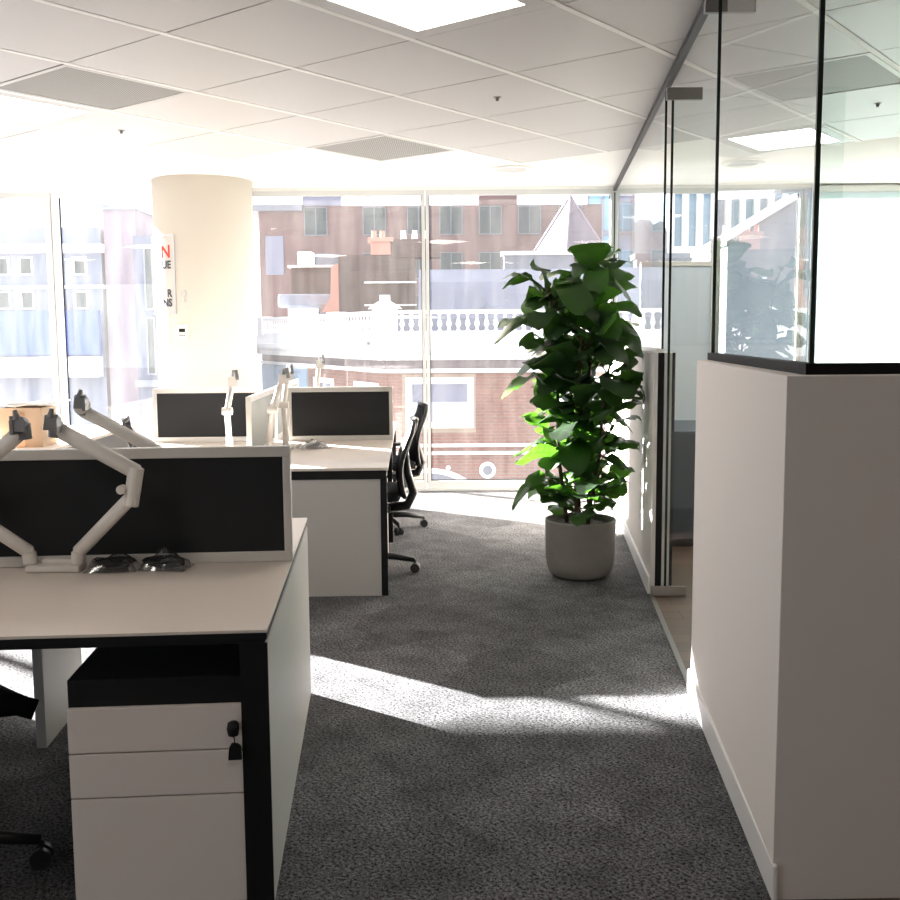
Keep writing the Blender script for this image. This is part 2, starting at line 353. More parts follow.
# ceiling tiles (grid turned against the facade)
U = Vector((0.6225, 0.7826, 0)); V = Vector((0.7826, -0.6225, 0)); PIT = 0.785; U0 = 2.93; V0 = -3.155
def uv(u, v, z=CEIL): return U*u + V*v + Vector((0, 0, z))
GR = Matrix((U, V, Vector((0, 0, -1)))).transposed().to_4x4()   # x->u, y->v, z->down
def tile_in(i, j):                       # staircase edge of the tiled field
    u1 = U0+PIT*(i+1); v0 = V0+PIT*j
    if v0 < -7.0: lim = 4.55
    elif v0 < -5.6: lim = 5.33
    elif v0 < -4.8: lim = 6.1
    elif v0 < -3.3: lim = 6.9
    else: lim = 7.7
    return u1 < lim
FIX = {(0, 0): 'light', (0, -4): 'light', (0, -3): 'vent', (3, -3): 'vent', (3, 1): 'vent', (5, 0): 'light',
       (-4, 0): 'light', (-4, -4): 'light', (-4, -3): 'vent', (0, 4): 'light', (-4, 4): 'light', (-4, -8): 'light', (0, -8): 'light', (-8, 0): 'light', (-8, -4): 'light'}
tiles = MB(); rails = MB(); gaps = MB()
for i in range(-12, 12):
    for j in range(-20, 12):
        if not tile_in(i, j): continue
        c = uv(U0+PIT*(i+.5), V0+PIT*(j+.5))
        if not (XL+.6 < c.x < XR-.6 and YB+.6 < c.y < WY-0.55): continue
        u0, u1 = U0+PIT*i, U0+PIT*(i+1); v0, v1 = V0+PIT*j, V0+PIT*(j+1)
        M = Matrix.Translation((0, 0, CEIL)) @ GR
        gaps.box(u0, u1, v0, v1, -0.011, -0.006, M)
        rails.box(u0, u1, v0-0.016, v0+0.016, -0.006, 0.004, M)
        if (i, j) in FIX: continue
        tiles.box(u0+0.004, u1-0.004, v0+0.019, v1-0.019, -0.006, 0.002, M)
ct = struct(tiles.build('ceiling', M_TILE, bevel=0.0015)); 
rails.build('ceiling_rail', M_RAIL, ct); gaps.build('ceiling_grid', M_GAP, ct)
def ceil_item(i, j, kind, label, group=None):
    u0, u1 = U0+PIT*i+0.004, U0+PIT*(i+1)-0.004; v0, v1 = V0+PIT*j+0.019, V0+PIT*(j+1)-0.019
    cu, cv = (u0+u1)/2, (v0+v1)/2; loc = uv(cu, cv)
    t = thing('ceiling_light' if kind == 'light' else 'ceiling_vent', label, 'light' if kind == 'light' else 'vent', loc, 0, group)
    hu, hv = (u1-u0)/2, (v1-v0)/2; r = 0.085 if kind == 'light' else 0.03
    f = MB(); M = GR
    f.box(-hu, hu, -hv, -hv+r, -0.006, 0.004, M); f.box(-hu, hu, hv-r, hv, -0.006, 0.004, M)
    f.box(-hu, -hu+r, -hv+r, hv-r, -0.006, 0.004, M); f.box(hu-r, hu, -hv+r, hv-r, -0.006, 0.004, M)
    f.build('frame', M_TILE, t)
    d = MB().box(-hu+r, hu-r, -hv+r, hv-r, -0.006, 0.001, M)
    d.build('diffuser' if kind == 'light' else 'perforated_plate', M_LED if kind == 'light' else M_PERF, t)
LBL = {(0, 0): 'square lit ceiling panel cut by the top edge, between aisle and glass partition',
 (0, -4): 'square lit ceiling panel beside the grey vent above the desks',
 (0, -3): 'grey perforated ceiling vent next to the lit panel above the desks',
 (3, -3): 'grey perforated ceiling vent at the bright edge of the tiles by the column',
 (3, 1): 'grey perforated ceiling vent seen through the glass of the meeting room',
 (5, 0): 'square lit ceiling panel seen through the meeting room glass'}
for k, kd in FIX.items():
    ceil_item(k[0], k[1], kd, LBL.get(k, 'square lit ceiling panel out of view over the open office' if kd == 'light' else 'grey vent out of view over the open office'), None if k in LBL else 'ceiling fittings out of view')
def ring(u, v, label):
    t = thing('downlight', label, 'light', uv(u, v, CEIL+0.012))
    b = MB(); n = 40
    for r, z in ((0.125, 0), (0.125, -0.01), (0.18, -0.012), (0.18, 0)):
        for k in range(n): a = 2*math.pi*k/n; b.v.append(Vector((r*math.cos(a), r*math.sin(a), z)))
    for i in range(3):
        for k in range(n): b.f.append([i*n+k, i*n+(k+1) % n, (i+1)*n+(k+1) % n, (i+1)*n+k])
    b.build('trim_ring', M_SKIRT, t, smooth=True)
    MB().lathe([(0.124, -0.004), (0.124, -0.001)], n=40).build('lens', M_TILE, t)
ring(7.09, -4.97, 'round recessed downlight over the plant near the windows')
ring(5.10, -8.16, 'round recessed downlight left of the column')
ring(8.02, -3.37, 'round recessed downlight inside the glazed meeting room')
def sprinkler(u, v, label):
    t = thing('ceiling_sensor', label, 'sensor', uv(u, v, CEIL-0.002))
    MB().lathe([(0.022, -0.003), (0.024, 0.0)], n=20).build('plate', M_STEEL, t)
    MB().lathe([(0.008, -0.022), (0.012, -0.003)], n=12).build('tip', M_ARMGREY, t)
sprinkler(4.89, -3.53, 'small round ceiling sensor above the aisle')
sprinkler(4.07, -5.95, 'small round ceiling sensor above the rear desks')
sprinkler(6.47, -1.91, 'small round ceiling sensor seen behind the glass corner')

# ---- low walls of the meeting room
H = 1.355
def low_wall(name, pts, h):
    return struct(MB().prism(pts, 0, h, lambda a, b, e: (a, b, e)).build(name, M_WALL, bevel=0.002))
CY = 2.52; CX = px_(CY)
low_wall('wall_entry', [(px_(4.08), 4.08), (CX-0.012, CY), (XR, CY+0.10), (XR, CY+0.24), (CX+0.14, CY+0.14), (px_(4.08)+0.14, 4.08)], H)
low_wall('wall_partition', [(px_(9.66), 9.66), (px_(5.68), 5.68), (px_(5.68)+0.12, 5.68), (px_(9.66)+0.12, 9.66)], H)
def skirt(name, y0, y1, off=0.014):
    return struct(MB().prism([(px_(y1)-off, y1), (px_(y0)-off, y0), (px_(y0)-0.0005, y0), (px_(y1)-0.0005, y1)], 0, 0.10, lambda a, b, e: (a, b, e)).build(name, M_SKIRT, bevel=0.004))
skirt('baseboard_entry', CY-0.014, 4.08); skirt('baseboard_partition', 5.68, 9.66)
# glazing line is set in from the face
def gx(y, off=0.05): return px_(y)+off
def pane(name, p, q, z0, z1, edge=3, th=0.012):
    p, q = Vector((*p, 0)), Vector((*q, 0)); d = (q-p).normalized(); n = Vector((-d.y, d.x, 0))
    b = MB(); z = Vector((0, 0, 1))
    b.v = [p+z*z0, q+z*z0, q+z*z1, p+z*z1]; b.f = [[0, 1, 2, 3]]
    o = struct(b.build(name, G_PART))
    if edge:
        e = MB()
        for s, t in [x for k_, x in enumerate(((p, d), (q, -d))) if edge >> k_ & 1]:
            e.obox(s+t*0.006+z*(z0+z1)/2, t*0.006, n*th/2, z*(z1-z0)/2)
        e.build('glass_edge', G_EDGE, o)
    return o
TOP = CEIL-0.05
pane('window_20', (gx(9.66), 9.66), (gx(7.755), 7.755), H+0.02, TOP, 1)
pane('window_21', (gx(7.75), 7.75), (gx(5.69), 5.69), H+0.02, TOP, 2)
dr = pane('door_1', (gx(5.66)+0.02, 5.635), (gx(5.66)+0.93, 5.60), 0.012, TOP-0.004, 1)
pane('window_22', (gx(4.10, 0.065), 4.10), (gx(2.59, 0.065), 2.59), H+0.02, TOP)
pane('window_23', (gx(2.60, 0.065)+0.008, 2.592), (4.2, 2.70), H+0.02, TOP, 2)
pane('window_24', (4.21, 2.70), (XR, 2.78), H+0.03, TOP)
# door patch fittings, floor spring
for nm, x, y, z0, z1, wd in (('top_patch_fitting', gx(5.66)-0.01, 5.63, TOP-0.062, TOP+0.002, 0.19), ('bottom_patch_fitting', gx(5.66)-0.05, 5.63, 0.006, 0.058, 0.19), ('overhead_patch', gx(4.2)-0.03, 4.2, TOP-0.045, TOP+0.002, 0.20)):
    MB().box(x, x+wd, y-0.013, y+0.013, z0, z1).build(nm, M_STEEL, dr, bevel=0.003)
b = MB(); b.box(gx(4.15)-0.035, gx(4.15)+0.04, 4.10, 4.20, 0.0, 0.012); b.build('floor_plate', M_STEEL, dr)
# end post of the low wall (metal stud cover)
tr = MB(); xe = px_(5.68)
for a_, b_, d_ in ((0.0, 0.022, 0.02), (0.022, 0.06, 0.004), (0.06, 0.10, 0.02), (0.10, 0.12, 0.008)):
    tr = MB().box(xe+a_, xe+b_, 5.68-d_, 5.6795, 0.0, H); struct(tr.build('trim_3', M_SKIRT if d_ == 0.02 else M_BLACK))
# ceiling track and the black channel on the low wall
def seg(y0, y1, o0, o1, z0, z1, b=None):
    b = b or MB(); b.prism([(px_(y1)+o0, y1), (px_(y0)+o0, y0), (px_(y0)+o1, y0), (px_(y1)+o1, y1)], z0, z1, lambda a, c, e: (a, c, e)); return b
struct(seg(2.6, 9.66, 0.036, 0.07, TOP+0.012, CEIL-0.004).build('trim_4', M_TRACK, bevel=0.002))
struct(MB().prism([(gx(2.6)-0.02, 2.58), (XR, 2.76), (XR, 2.80), (gx(2.6)-0.02, 2.625)], TOP, CEIL-0.004, lambda a, c, e: (a, c, e)).build('trim_5', M_TRACK))
struct(seg(2.58, 4.10, 0.045, 0.085, H, H+0.028).build('trim_6', M_GASKET))
struct(MB().prism([(gx(2.58)-0.005, 2.572), (XR, 2.75), (XR, 2.80), (gx(2.58)-0.005, 2.625)], H, H+0.028, lambda a, c, e: (a, c, e)).build('trim_7', M_GASKET))
struct(seg(5.81, 9.66, 0.035, 0.07, H, H+0.022).build('trim_8', M_SKIRT))
struct(seg(4.10, 5.68, -0.004, 0.02, 0, 0.004).build('trim_9', M_STEEL))
# meeting room
M_BLIND = bpy.data.materials.new('blind_fabric'); M_BLIND.use_nodes = True; nt_ = M_BLIND.node_tree
for n_ in list(nt_.nodes): nt_.nodes.remove(n_)
o_ = nt_.nodes.new('ShaderNodeOutputMaterial'); a_ = nt_.nodes.new('ShaderNodeBsdfTranslucent'); b_ = nt_.nodes.new('ShaderNodeBsdfDiffuse'); x_ = nt_.nodes.new('ShaderNodeMixShader')
a_.inputs[0].default_value = (0.80, 0.88, 0.88, 1); b_.inputs[0].default_value = (0.8, 0.85, 0.85, 1); x_.inputs[0].default_value = 0.3
nt_.links.new(a_.outputs[0], x_.inputs[1]); nt_.links.new(b_.outputs[0], x_.inputs[2]); nt_.links.new(x_.outputs[0], o_.inputs[0])
for k, (xa, xb, lb) in enumerate(((3.33, 4.98, 'pale roller blind pulled down behind the glass corner of the meeting room'), (5.05, 6.45, 'pale roller blind at the far end of the meeting room window, beyond the first'))):
    t = thing('roller_blind', lb, 'blind', (xa, 9.65, 0))
    MB().box(0, xb-xa, -0.0015, 0.0015, 0.06, CEIL-0.06).build('fabric', M_BLIND, t)
    MB().box(0, xb-xa, -0.03, 0.03, CEIL-0.06, CEIL-0.004).build('cassette', M_SKIRT, t, bevel=0.006)
    MB().box(0, xb-xa, -0.01, 0.01, 0.035, 0.06).build('bottom_bar', M_SKIRT, t, bevel=0.003)
t = thing('storage_cabinet', 'dark navy cabinet seen through the glass door', 'cabinet', (1.46, 6.95, 0))
MB().box(0, 0.42, 0, 0.9, 0.06, 0.78).build('body', M_NAVY, t, bevel=0.004)
MB().box(0.03, 0.40, 0.03, 0.87, 0, 0.06).build('plinth', M_BLACK, t)
MB().box(-0.005, 0.425, -0.005, 0.905, 0.78, 0.80).build('top', M_NAVY, t, bevel=0.003)
t = thing('whiteboard', 'tall pale blue board on feet behind the navy cabinet', 'board', (1.50, 8.15, 0))
MB().box(0, 0.55, 0, 0.04, 0.12, 1.98).build('board', M_PALE, t, bevel=0.004)
MB().box(0.55, 0.62, -0.01, 0.05, 0.0, 2.20).build('post', M_SKIRT, t, bevel=0.004)
MB().box(0.0, 0.55, -0.01, 0.05, 1.98, 2.02).build('top_rail', M_SKIRT, t, bevel=0.004)
MB().box(0.02, 0.08, -0.2, 0.24, 0, 0.12).build('foot', M_SKIRT, t, bevel=0.004)

# ------------------------------------------------------------------ desks
DZ = 0.73
def drawer_pedestal(parent_loc, rz, label, front_dark=True, keys=False, group=None):
    t = thing('drawer_pedestal', label, 'drawers', parent_loc, rz, group)
    w, d = 0.448, 0.76                    # origin: front right bottom ; front faces -y
    MB().box(-w, 0, 0.02, d, 0.03, 0.60).build('carcass', M_BLACK, t, bevel=0.003)
    MB().box(-w+0.02, -0.02, 0.04, d-0.03, 0.0, 0.03).build('base', M_BLACK, t)
    for z0, z1 in ((0.415, 0.530), (0.297, 0.411), (0.004, 0.293)):
        dd = MB().box(-w+0.002, -0.002, 0.0, 0.018, z0, z1).build('drawer', M_DRAWER, t, bevel=0.0015)
    if keys:
        k = MB(); k.tube([(-0.03, 0.0, 0.478), (-0.03, -0.008, 0.478)], 0.012, 16); k.build('lock', M_STEEL, t)
        k = MB().tube([(-0.03, -0.008, 0.478), (-0.03, -0.03, 0.478)], 0.004, 8); k.lathe([(0.004, 0), (0.013, 0.004), (0.016, 0.02), (0.013, 0.036), (0.006, 0.04)], (-0.03, -0.03, 0.458), 14); k.build('key', M_BLACK, t, smooth=True)
        k = MB(); k.tube([(-0.030, -0.03, 0.462), (-0.027, -0.032, 0.45), (-0.028, -0.03, 0.438)], 0.0018, 6); k.prism([(-0.017, 0.0), (0.017, 0.0), (0.015, 0.034), (0.006, 0.042), (-0.008, 0.042), (-0.014, 0.032)], -0.036, -0.024, lambda a, b_, e: (-0.027+a, e, 0.398+b_)); k.build('key_fob', M_BLACK, t, bevel=0.003)
    return t

def screen(name, label, x0, x1, y, z0, z1, M, mid=None):
    """upright desk divider along local x at local y"""
    t = thing(name, label, 'desk divider'); t.matrix_world = M
    r = 0.034; th = 0.03
    f = MB(); f.box(x0, x1, y-th/2, y+th/2, z1-r, z1); f.box(x0, x1, y-th/2, y+th/2, z0, z0+r)
    f.box(x0, x0+r*.75, y-th/2, y+th/2, z0+r, z1-r); f.box(x1-r*.75, x1, y-th/2, y+th/2, z0+r, z1-r)
    f.build('frame', M_ALU, t, bevel=0.003)
    MB().box(x0+r*.75, x1-r*.75, y-0.010, y+0.010, z0+r, z1-r).build('fabric_panel', M_FABRIC, t)
    return t

# near bench: local origin = front right floor corner, +y away from camera, x to the left is negative
NB = Matrix.Translation((-0.462, 2.515, 0)) @ Matrix.Rotation(math.radians(4.2), 4, 'Z')
t = thing('bench_desk', 'large double desk nearest the camera with pale top and white end panel', 'desk'); t.matrix_world = NB
W = 3.3
MB().box(-W, 0, 0, 0.795, DZ-0.008, DZ).build('desktop', M_DESK, t, bevel=0.001)
MB().box(-W, 0, 0.801, 1.60, DZ-0.008, DZ).build('desktop', M_DESK, t, bevel=0.002)
MB().box(-0.012, 0.0, 0.012, 1.588, 0.0, DZ-0.036).build('end_panel', M_PANEL, t, bevel=0.001)
MB().box(-W, -0.001, 0.001, 1.599, DZ-0.026, DZ-0.0085).build('edge_board', M_BLACK, t)
MB().box(-0.945, -0.91, 1.10, 1.575, 0.0, DZ-0.06).build('support_panel', M_PANEL, t, bevel=0.002)
fr = MB(); fr.box(-W+0.02, -0.006, 0.006, 1.594, DZ-0.036, DZ-0.0265); fr.box(-0.0125, -0.0004, 0.003, 0.0115, 0, DZ-0.036)
fr.box(-0.070, -0.0125, 0.004, 0.03, 0, DZ-0.034); fr.box(-0.070, -0.0125, 1.565, 1.596, 0, DZ-0.034)
fr.box(-0.030, -0.0125, 0.03, 1.565, 0, DZ-0.034);
fr.box(-W, -W+0.03, 0.05, 1.55, 0, DZ-0.034)
fr.build('underframe', M_BLACK, t)
screen('desk_divider', 'dark fabric divider in a pale frame along the middle of the nearest desk', -1.62, 0.004, 0.80, DZ+0.001, DZ+0.378, NB)
screen('desk_divider', 'dark divider on the nearest desk continuing past the monitor arms', -3.22, -1.63, 0.80, DZ+0.001, DZ+0.378, NB)
def nb(x, y, z=0): return NB @ Vector((x, y, z))
RZN = math.radians(4.2)
drawer_pedestal(nb(-0.060, 0.022), RZN, 'white three drawer pedestal with keys under the nearest desk', keys=True)

drawer_pedestal(nb(-1.70, 1.57), RZN+math.pi, 'dark backed pedestal added to block sun under the rear half of the nearest desk, at the left edge')  # added to stop the sun and darken the space behind the chair

# far bench: runs away from the camera, users sit left and right of its spine
FB = Matrix.Translation((-0.345, 5.68, 0)) @ Matrix.Rotation(math.radians(2.0), 4, 'Z')
RZF = math.radians(2.0)
def fb(x, y, z=0): return FB @ Vector((x, y, z))
FW = 1.66; FL = 3.06
t = thing('bench_desk', 'white double desk by the windows with grey end panel facing the aisle', 'desk'); t.matrix_world = FB
for x0, x1 in ((-FW, -FW/2-0.003), (-FW/2+0.003, 0)):
    for y0, y1 in ((0, FL/2-0.002), (FL/2+0.002, FL)):
        MB().box(x0, x1, y0, y1, DZ-0.016, DZ).build('desktop', M_DESK, t, bevel=0.002)
MB().box(-FW+0.03, -0.045, 0.012, 0.03, 0.0, DZ-0.065).build('end_panel', M_PANEL, t, bevel=0.001)
MB().box(-FW+0.03, -0.045, FL-0.03, FL-0.012, 0.0, DZ-0.065).build('end_panel', M_PANEL, t, bevel=0.001)
fr = MB()
fr.box(-FW+0.01, -0.01, 0.008, 0.034, DZ-0.065, DZ-0.0165); fr.box(-FW+0.01, -0.01, FL-0.034, FL-0.008, DZ-0.065, DZ-0.0225)
for x0, x1 in ((-FW+0.01, -FW+0.03), (-0.045, -0.008)):
    for y in (0.008, FL-0.048): fr.box(x0, x1, y, y+0.04, 0, DZ-0.065)
    fr.box(x0+0.002, x1-0.002, 0.05, FL-0.05, DZ-0.06, DZ-0.0225)
    fr.box(x0+0.002, x1-0.002, FL/2-0.02, FL/2+0.02, 0, DZ-0.06)
fr.box(-FW/2-0.012, -FW/2+0.012, 0.034, FL-0.034, 0.15, DZ-0.0225)
fr.build('underframe', M_BLACK, t)
S1 = screen('desk_divider', 'dark divider across the window desk beside the two chairs', -FW/2+0.10, 0.0, FL/2, DZ+0.001, DZ+0.375, FB)
S2 = screen('desk_divider', 'dark divider across the window desk in front of the column', -FW, -FW/2-0.10, FL/2, DZ+0.001, DZ+0.375, FB)
# spine screens
SP = FB @ Matrix.Translation((-FW/2, 0, 0)) @ Matrix.Rotation(math.pi/2, 4, 'Z')
M_SPFAB = mat('pale_screen_fabric', (0.33, 0.34, 0.33), rough=0.9, bump=0.2, bscale=400)
s3 = screen('desk_divider', 'pale framed divider seen edge on between the clusters of monitor arms', 0.42, FL/2-0.06, 0, DZ+0.001, DZ+0.375, SP)
s4 = screen('desk_divider', 'pale divider on the spine of the window desk, hidden behind the nearer one', FL/2+0.06, FL-0.05, 0, DZ+0.001, DZ+0.375, SP)
for o in list(COL.objects):
    if o.parent in (s3, s4) and o.name.startswith('fabric'): o.data.materials[0] = M_SPFAB
drawer_pedestal(fb(-0.03, 1.02), RZF+math.pi/2, 'white pedestal under the window desk between the two chairs')
drawer_pedestal(fb(-0.03, 2.62), RZF+math.pi/2, 'white pedestal at the window end of the rear desk')
# bench further to the left, carrying the cardboard box
LB = Matrix.Translation((-3.62, 6.2, 0))
t = thing('bench_desk', 'white desk far left behind the nearest divider, carrying the cardboard box', 'desk'); t.matrix_world = LB
for y0, y1 in ((0, 1.198), (1.202, 2.4)): MB().box(0, 1.0, y0, y1, DZ-0.022, DZ).build('desktop', M_DESK, t, bevel=0.002)
MB().box(0.02, 0.98, 0.012, 0.03, 0, DZ-0.0225).build('end_panel', M_PANEL, t); MB().box(0.02, 0.98, 2.37, 2.388, 0, DZ-0.0225).build('end_panel', M_PANEL, t)
b = MB(); b.box(0.03, 0.97, 0.04, 0.06, DZ-0.07, DZ-0.0225); b.box(0.05, 0.09, 0.06, 2.36, 0.3, DZ-0.0225); b.build('underframe', M_BLACK, t)

# ------------------------------------------------------------------ monitor arms
def link_arm(t, p, q, w=0.036, h=0.044, name='arm_link'):
    p, q = Vector(p), Vector(q); b = MB()
    d = (q-p).normalized(); up_ = Vector((0, 1, 0))
    b.tube([p-d*0.012, p, q, q+d*0.012], [h*0.3, h/2, h/2, h*0.3], 14, upv=(0, 0, 1), sq=w/h)
    return b.build(name, M_ARM, t, smooth=True)
def knuckle(t, p, q, r=0.022, name='joint', m=None):
    return MB().tube([p, q], r, 18).build(name, m or M_ARM, t, bevel=0.003)
def head(t, p, dx, plate=True):
    p = Vector(p); b = MB()
    b.tube([p+Vector((-0.004*dx, 0, -0.05)), p+Vector((0, 0, 0.0))], 0.021, 14)
    b.tube([p+Vector((0, 0, 0.0)), p+Vector((0.0, -0.035, 0.004))], 0.019, 14)
    b.build('tilt_head', M_ARMGREY, t, bevel=0.003)
    b = MB(); q = p+Vector((0, -0.042, 0.0)); b.obox(q, Vector((0.020, 0, 0)), Vector((0, 0.004, 0)), Vector((0.004*dx, 0, 0.024)))
    b.tube([q+Vector((0, 0, 0.015)), q+Vector((0.006*dx, 0.0, 0.042))], [0.012, 0.007], 10)
    b.obox(q+Vector((0.016*dx, 0.01, -0.01)), Vector((0.006, 0, 0)), Vector((0, 0.02, 0)), Vector((0, 0, 0.022)))
    b.build('mounting_plate', M_ARMGREY, t, bevel=0.002)
t = thing('monitor_arm', 'empty white twin monitor arm clamped at the front of the nearest divider', 'monitor arm', (0, 0, 0))
BASE = Vector((-1.245, 3.195, DZ))
t.location = BASE
def L(x, y, z): return Vector((x, y, z)) - BASE
b = MB(); b.box(-0.085, 0.085, -0.045, 0.036, 0.001, 0.022); b.box(-0.05, 0.05, 0.0, 0.034, 0.02, 0.035); b.build('base_plate', M_ARM, t, bevel=0.006)
for sx, pts in ((1, [(-1.175, 3.19, 0.752), (-1.172, 3.19, 0.79), (-0.99, 3.15, 0.965), (-0.97, 3.16, 1.045), (-1.20, 3.16, 1.175)]),
                (-1, [(-1.325, 3.19, 0.752), (-1.328, 3.19, 0.79), (-1.50, 3.15, 0.93), (-1.52, 3.16, 1.01), (-1.30, 3.10, 1.175)])):
    P = [L(*p) for p in pts]
    MB().tube([P[0], P[1]], 0.022, 18).build('post', M_ARM, t, bevel=0.003)
    link_arm(t, P[1], P[2], name='lower_arm')
    b = MB().tube([P[2]+Vector((0, 0, -0.025)), P[3]+Vector((0, 0, 0.015))], 0.024, 16); b.build('elbow', M_ARM, t, bevel=0.004)
    MB().tube([P[2]+Vector((-0.02*sx, -0.03, 0.03)), P[2]+Vector((-0.02*sx, 0.0, 0.03))], 0.014, 14).build('cable_clip', M_ARM, t, bevel=0.002)
    link_arm(t, P[3], P[4], h=0.05, w=0.04, name='upper_arm')
    head(t, P[4]+Vector((-0.012*sx, 0, 0.03)), sx)
t = thing('monitor_arm', 'white monitor arm rising from behind the nearest divider', 'monitor arm', (-1.02, 3.62, DZ))
BASE = Vector((-1.02, 3.62, DZ))
b = MB(); b.box(-0.05, 0.05, -0.05, 0.05, 0.001, 0.022); b.build('base_plate', M_ARM, t, bevel=0.005)
P = [L(-1.02, 3.62, 0.75), L(-1.02, 3.62, 0.80), L(-0.98, 3.62, 1.03), L(-1.285, 3.60, 1.205)]
MB().tube([P[0], P[1]], 0.022, 18).build('post', M_ARM, t); link_arm(t, P[1], P[2], name='lower_arm'); link_arm(t, P[2], P[3], name='upper_arm')
MB().tube([P[3]+Vector((0, -0.03, 0.01)), P[3]+Vector((0, 0.03, 0.01))], 0.021, 20).build('joint', M_ARM, t, bevel=0.003); head(t, P[3]+Vector((0.006, 0, 0.035)), 1)

def folded_arm(x, y, z_top, lean, label, group='monitor arms along the spine of the window desk'):
    B = Vector((x, y, DZ)); t = thing('monitor_arm', label, 'monitor arm', B, 0, group)
    MB().box(-0.045, 0.045, -0.045, 0.045, 0.001, 0.02).build('base_plate', M_ARM, t, bevel=0.004)
    MB().tube([(0, 0, 0.02), (0, 0, 0.11)], 0.02, 14).build('post', M_ARM, t)
    h = z_top-DZ
    link_arm(t, (0, 0, 0.10), (lean*0.45, -0.10, h*0.55), w=0.034, h=0.040, name='lower_arm')
    link_arm(t, (lean*0.45, -0.10, h*0.55), (lean, 0.02, h-0.04), w=0.034, h=0.040, name='upper_arm')
    MB().tube([(lean*0.45-0.03, -0.10, h*0.55), (lean*0.45+0.03, -0.10, h*0.55)], 0.022, 14).build('joint', M_ARM, t)
    b = MB(); b.tube([(lean, 0.02, h-0.04), (lean+0.01, -0.01, h), (lean+0.03, -0.03, h+0.005), (lean+0.04, -0.04, h-0.05)], 0.012, 10); b.build('tilt_head', M_ARMGREY, t)
    MB().obox(Vector((lean+0.01, -0.03, h-0.06)), Vector((0.03, 0, 0)), Vector((0, 0.004, 0)), Vector((0, 0, 0.03))).build('mounting_plate', M_ARM, t)
    return t
folded_arm(-1.345, 6.25, 1.25, 0.03, 'white folded monitor arm standing left of the pale spine divider', None)
folded_arm(-1.10, 6.25, 1.26, 0.09, 'white folded monitor arm leaning against the right of the pale spine divider', None)
folded_arm(-1.06, 6.62, 1.27, 0.02, 'white folded monitor arm just behind the one at the pale divider', None)
folded_arm(-0.98, 7.62, 1.31, 0.02, 'white monitor arm showing above the divider beside the two chairs', None)
folded_arm(-1.42, 7.66, 1.05, 0.0, 'white monitor arm hidden low behind the divider by the column', None)

# ------------------------------------------------------------------ small things on the desks
def cable_bag(loc, sx, sy, rz, seed, label, m_cable=M_CHAIR):
    t = thing('cable_bag', label, 'bag', loc, rz); rnd = random.Random(seed)
    def sheet_pts(sgn):
        g = []
        for i in range(15):
            r = []
            for j in range(13):
                a = i/14*2-1; c = j/12*2-1; e = (1-a**4)*(1-c**4)
                r.append((a*sx, c*sy, 0.004+(0.026+0.034*noise.noise(Vector((a*2.2+seed, c*2.2, seed))))*e*(1 if sgn > 0 else 0)+(0.01*e if sgn > 0 else 0)))
            g.append(r)
        return g
    c = MB()
    for k in range(7):
        r = 0.020+0.005*k; cx = rnd.uniform(-.3, .3)*sx
        c.tube([(cx+r*1.2*math.cos(a*0.5), r*math.sin(a*0.5), 0.008+0.0035*k) for a in range(13)], 0.0042, 6)
    c.build('cable', m_cable, t, smooth=True)
    MB().sheet(sheet_pts(1)).sheet(sheet_pts(0)).build('plastic_bag', G_BAG, t, smooth=True)
G_BAG = glass_mat('plastic_film', (0.80, 0.80, 0.82), dirt=0.12, gloss=2.0, rough=0.15, streak=False)
cable_bag((-1.065, 3.185, DZ+0.001), 0.080, 0.055, 0.1, 1, 'clear plastic bag of black cables beside the twin arm base')
cable_bag((-0.90, 3.20, DZ+0.001), 0.075, 0.055, -0.1, 2.4, 'clear plastic bag of black cables under the right part of the divider')
cable_bag((-0.90, 6.70, DZ+0.001), 0.10, 0.10, 0.5, 4.1, 'clear plastic bag of grey cables on the window desk', M_ARMGREY)
t = thing('cardboard_box', 'open brown cardboard box standing on the far left desk', 'box', (-2.87, 7.0, DZ))
bx = MB(); bx.box(-0.14, 0.14, -0.13, -0.125, 0.001, 0.265); bx.box(-0.14, 0.14, 0.125, 0.13, 0.001, 0.265); bx.box(-0.14, -0.135, -0.125, 0.125, 0.001, 0.265); bx.box(0.135, 0.14, -0.125, 0.125, 0.001, 0.265); bx.box(-0.135, 0.135, -0.125, 0.125, 0.001, 0.006)
bx.build('box_body', M_CARD, t)
MB().obox(Vector((0.0, -0.137, 0.12)), Vector((0.03, 0, 0)), Vector((0, 0.0008, 0)), Vector((0, 0, 0.115))).build('tape', mat('parcel_tape', (0.36, 0.22, 0.12), rough=0.3), t)
t = thing('foam_sheet', 'thin white tray lying across the top of the cardboard box', 'tray', (-2.85, 7.0, DZ+0.272))
g = [[(-0.20+0.42*i/12, -0.15+0.3*j/6, 0.004+0.022*i/12+0.006*math.sin(i*1.1)+0.0*j) for j in range(7)] for i in range(13)]
tag(t, 'thin white tray lying across the top of the cardboard box', 'tray')
MB().sheet(g).build('sheet', M_ALU, t, solid=0.014, smooth=False)
g2 = MB().box(-0.12, 0.16, -0.13, -0.12, 0.012, 0.028).build('rim', M_SKIRT, t)
t = thing('parcel', 'small brown packet lying on the desk at the foot of the box', 'packet', (-2.93, 6.70, DZ))
MB().box(-0.07, 0.07, -0.05, 0.05, 0.001, 0.05).build('packet_body', M_CARD, t, bevel=0.004)
MB().box(-0.015, 0.015, -0.051, 0.051, 0.049, 0.052).build('packet_tape', M_SKIRT, t)

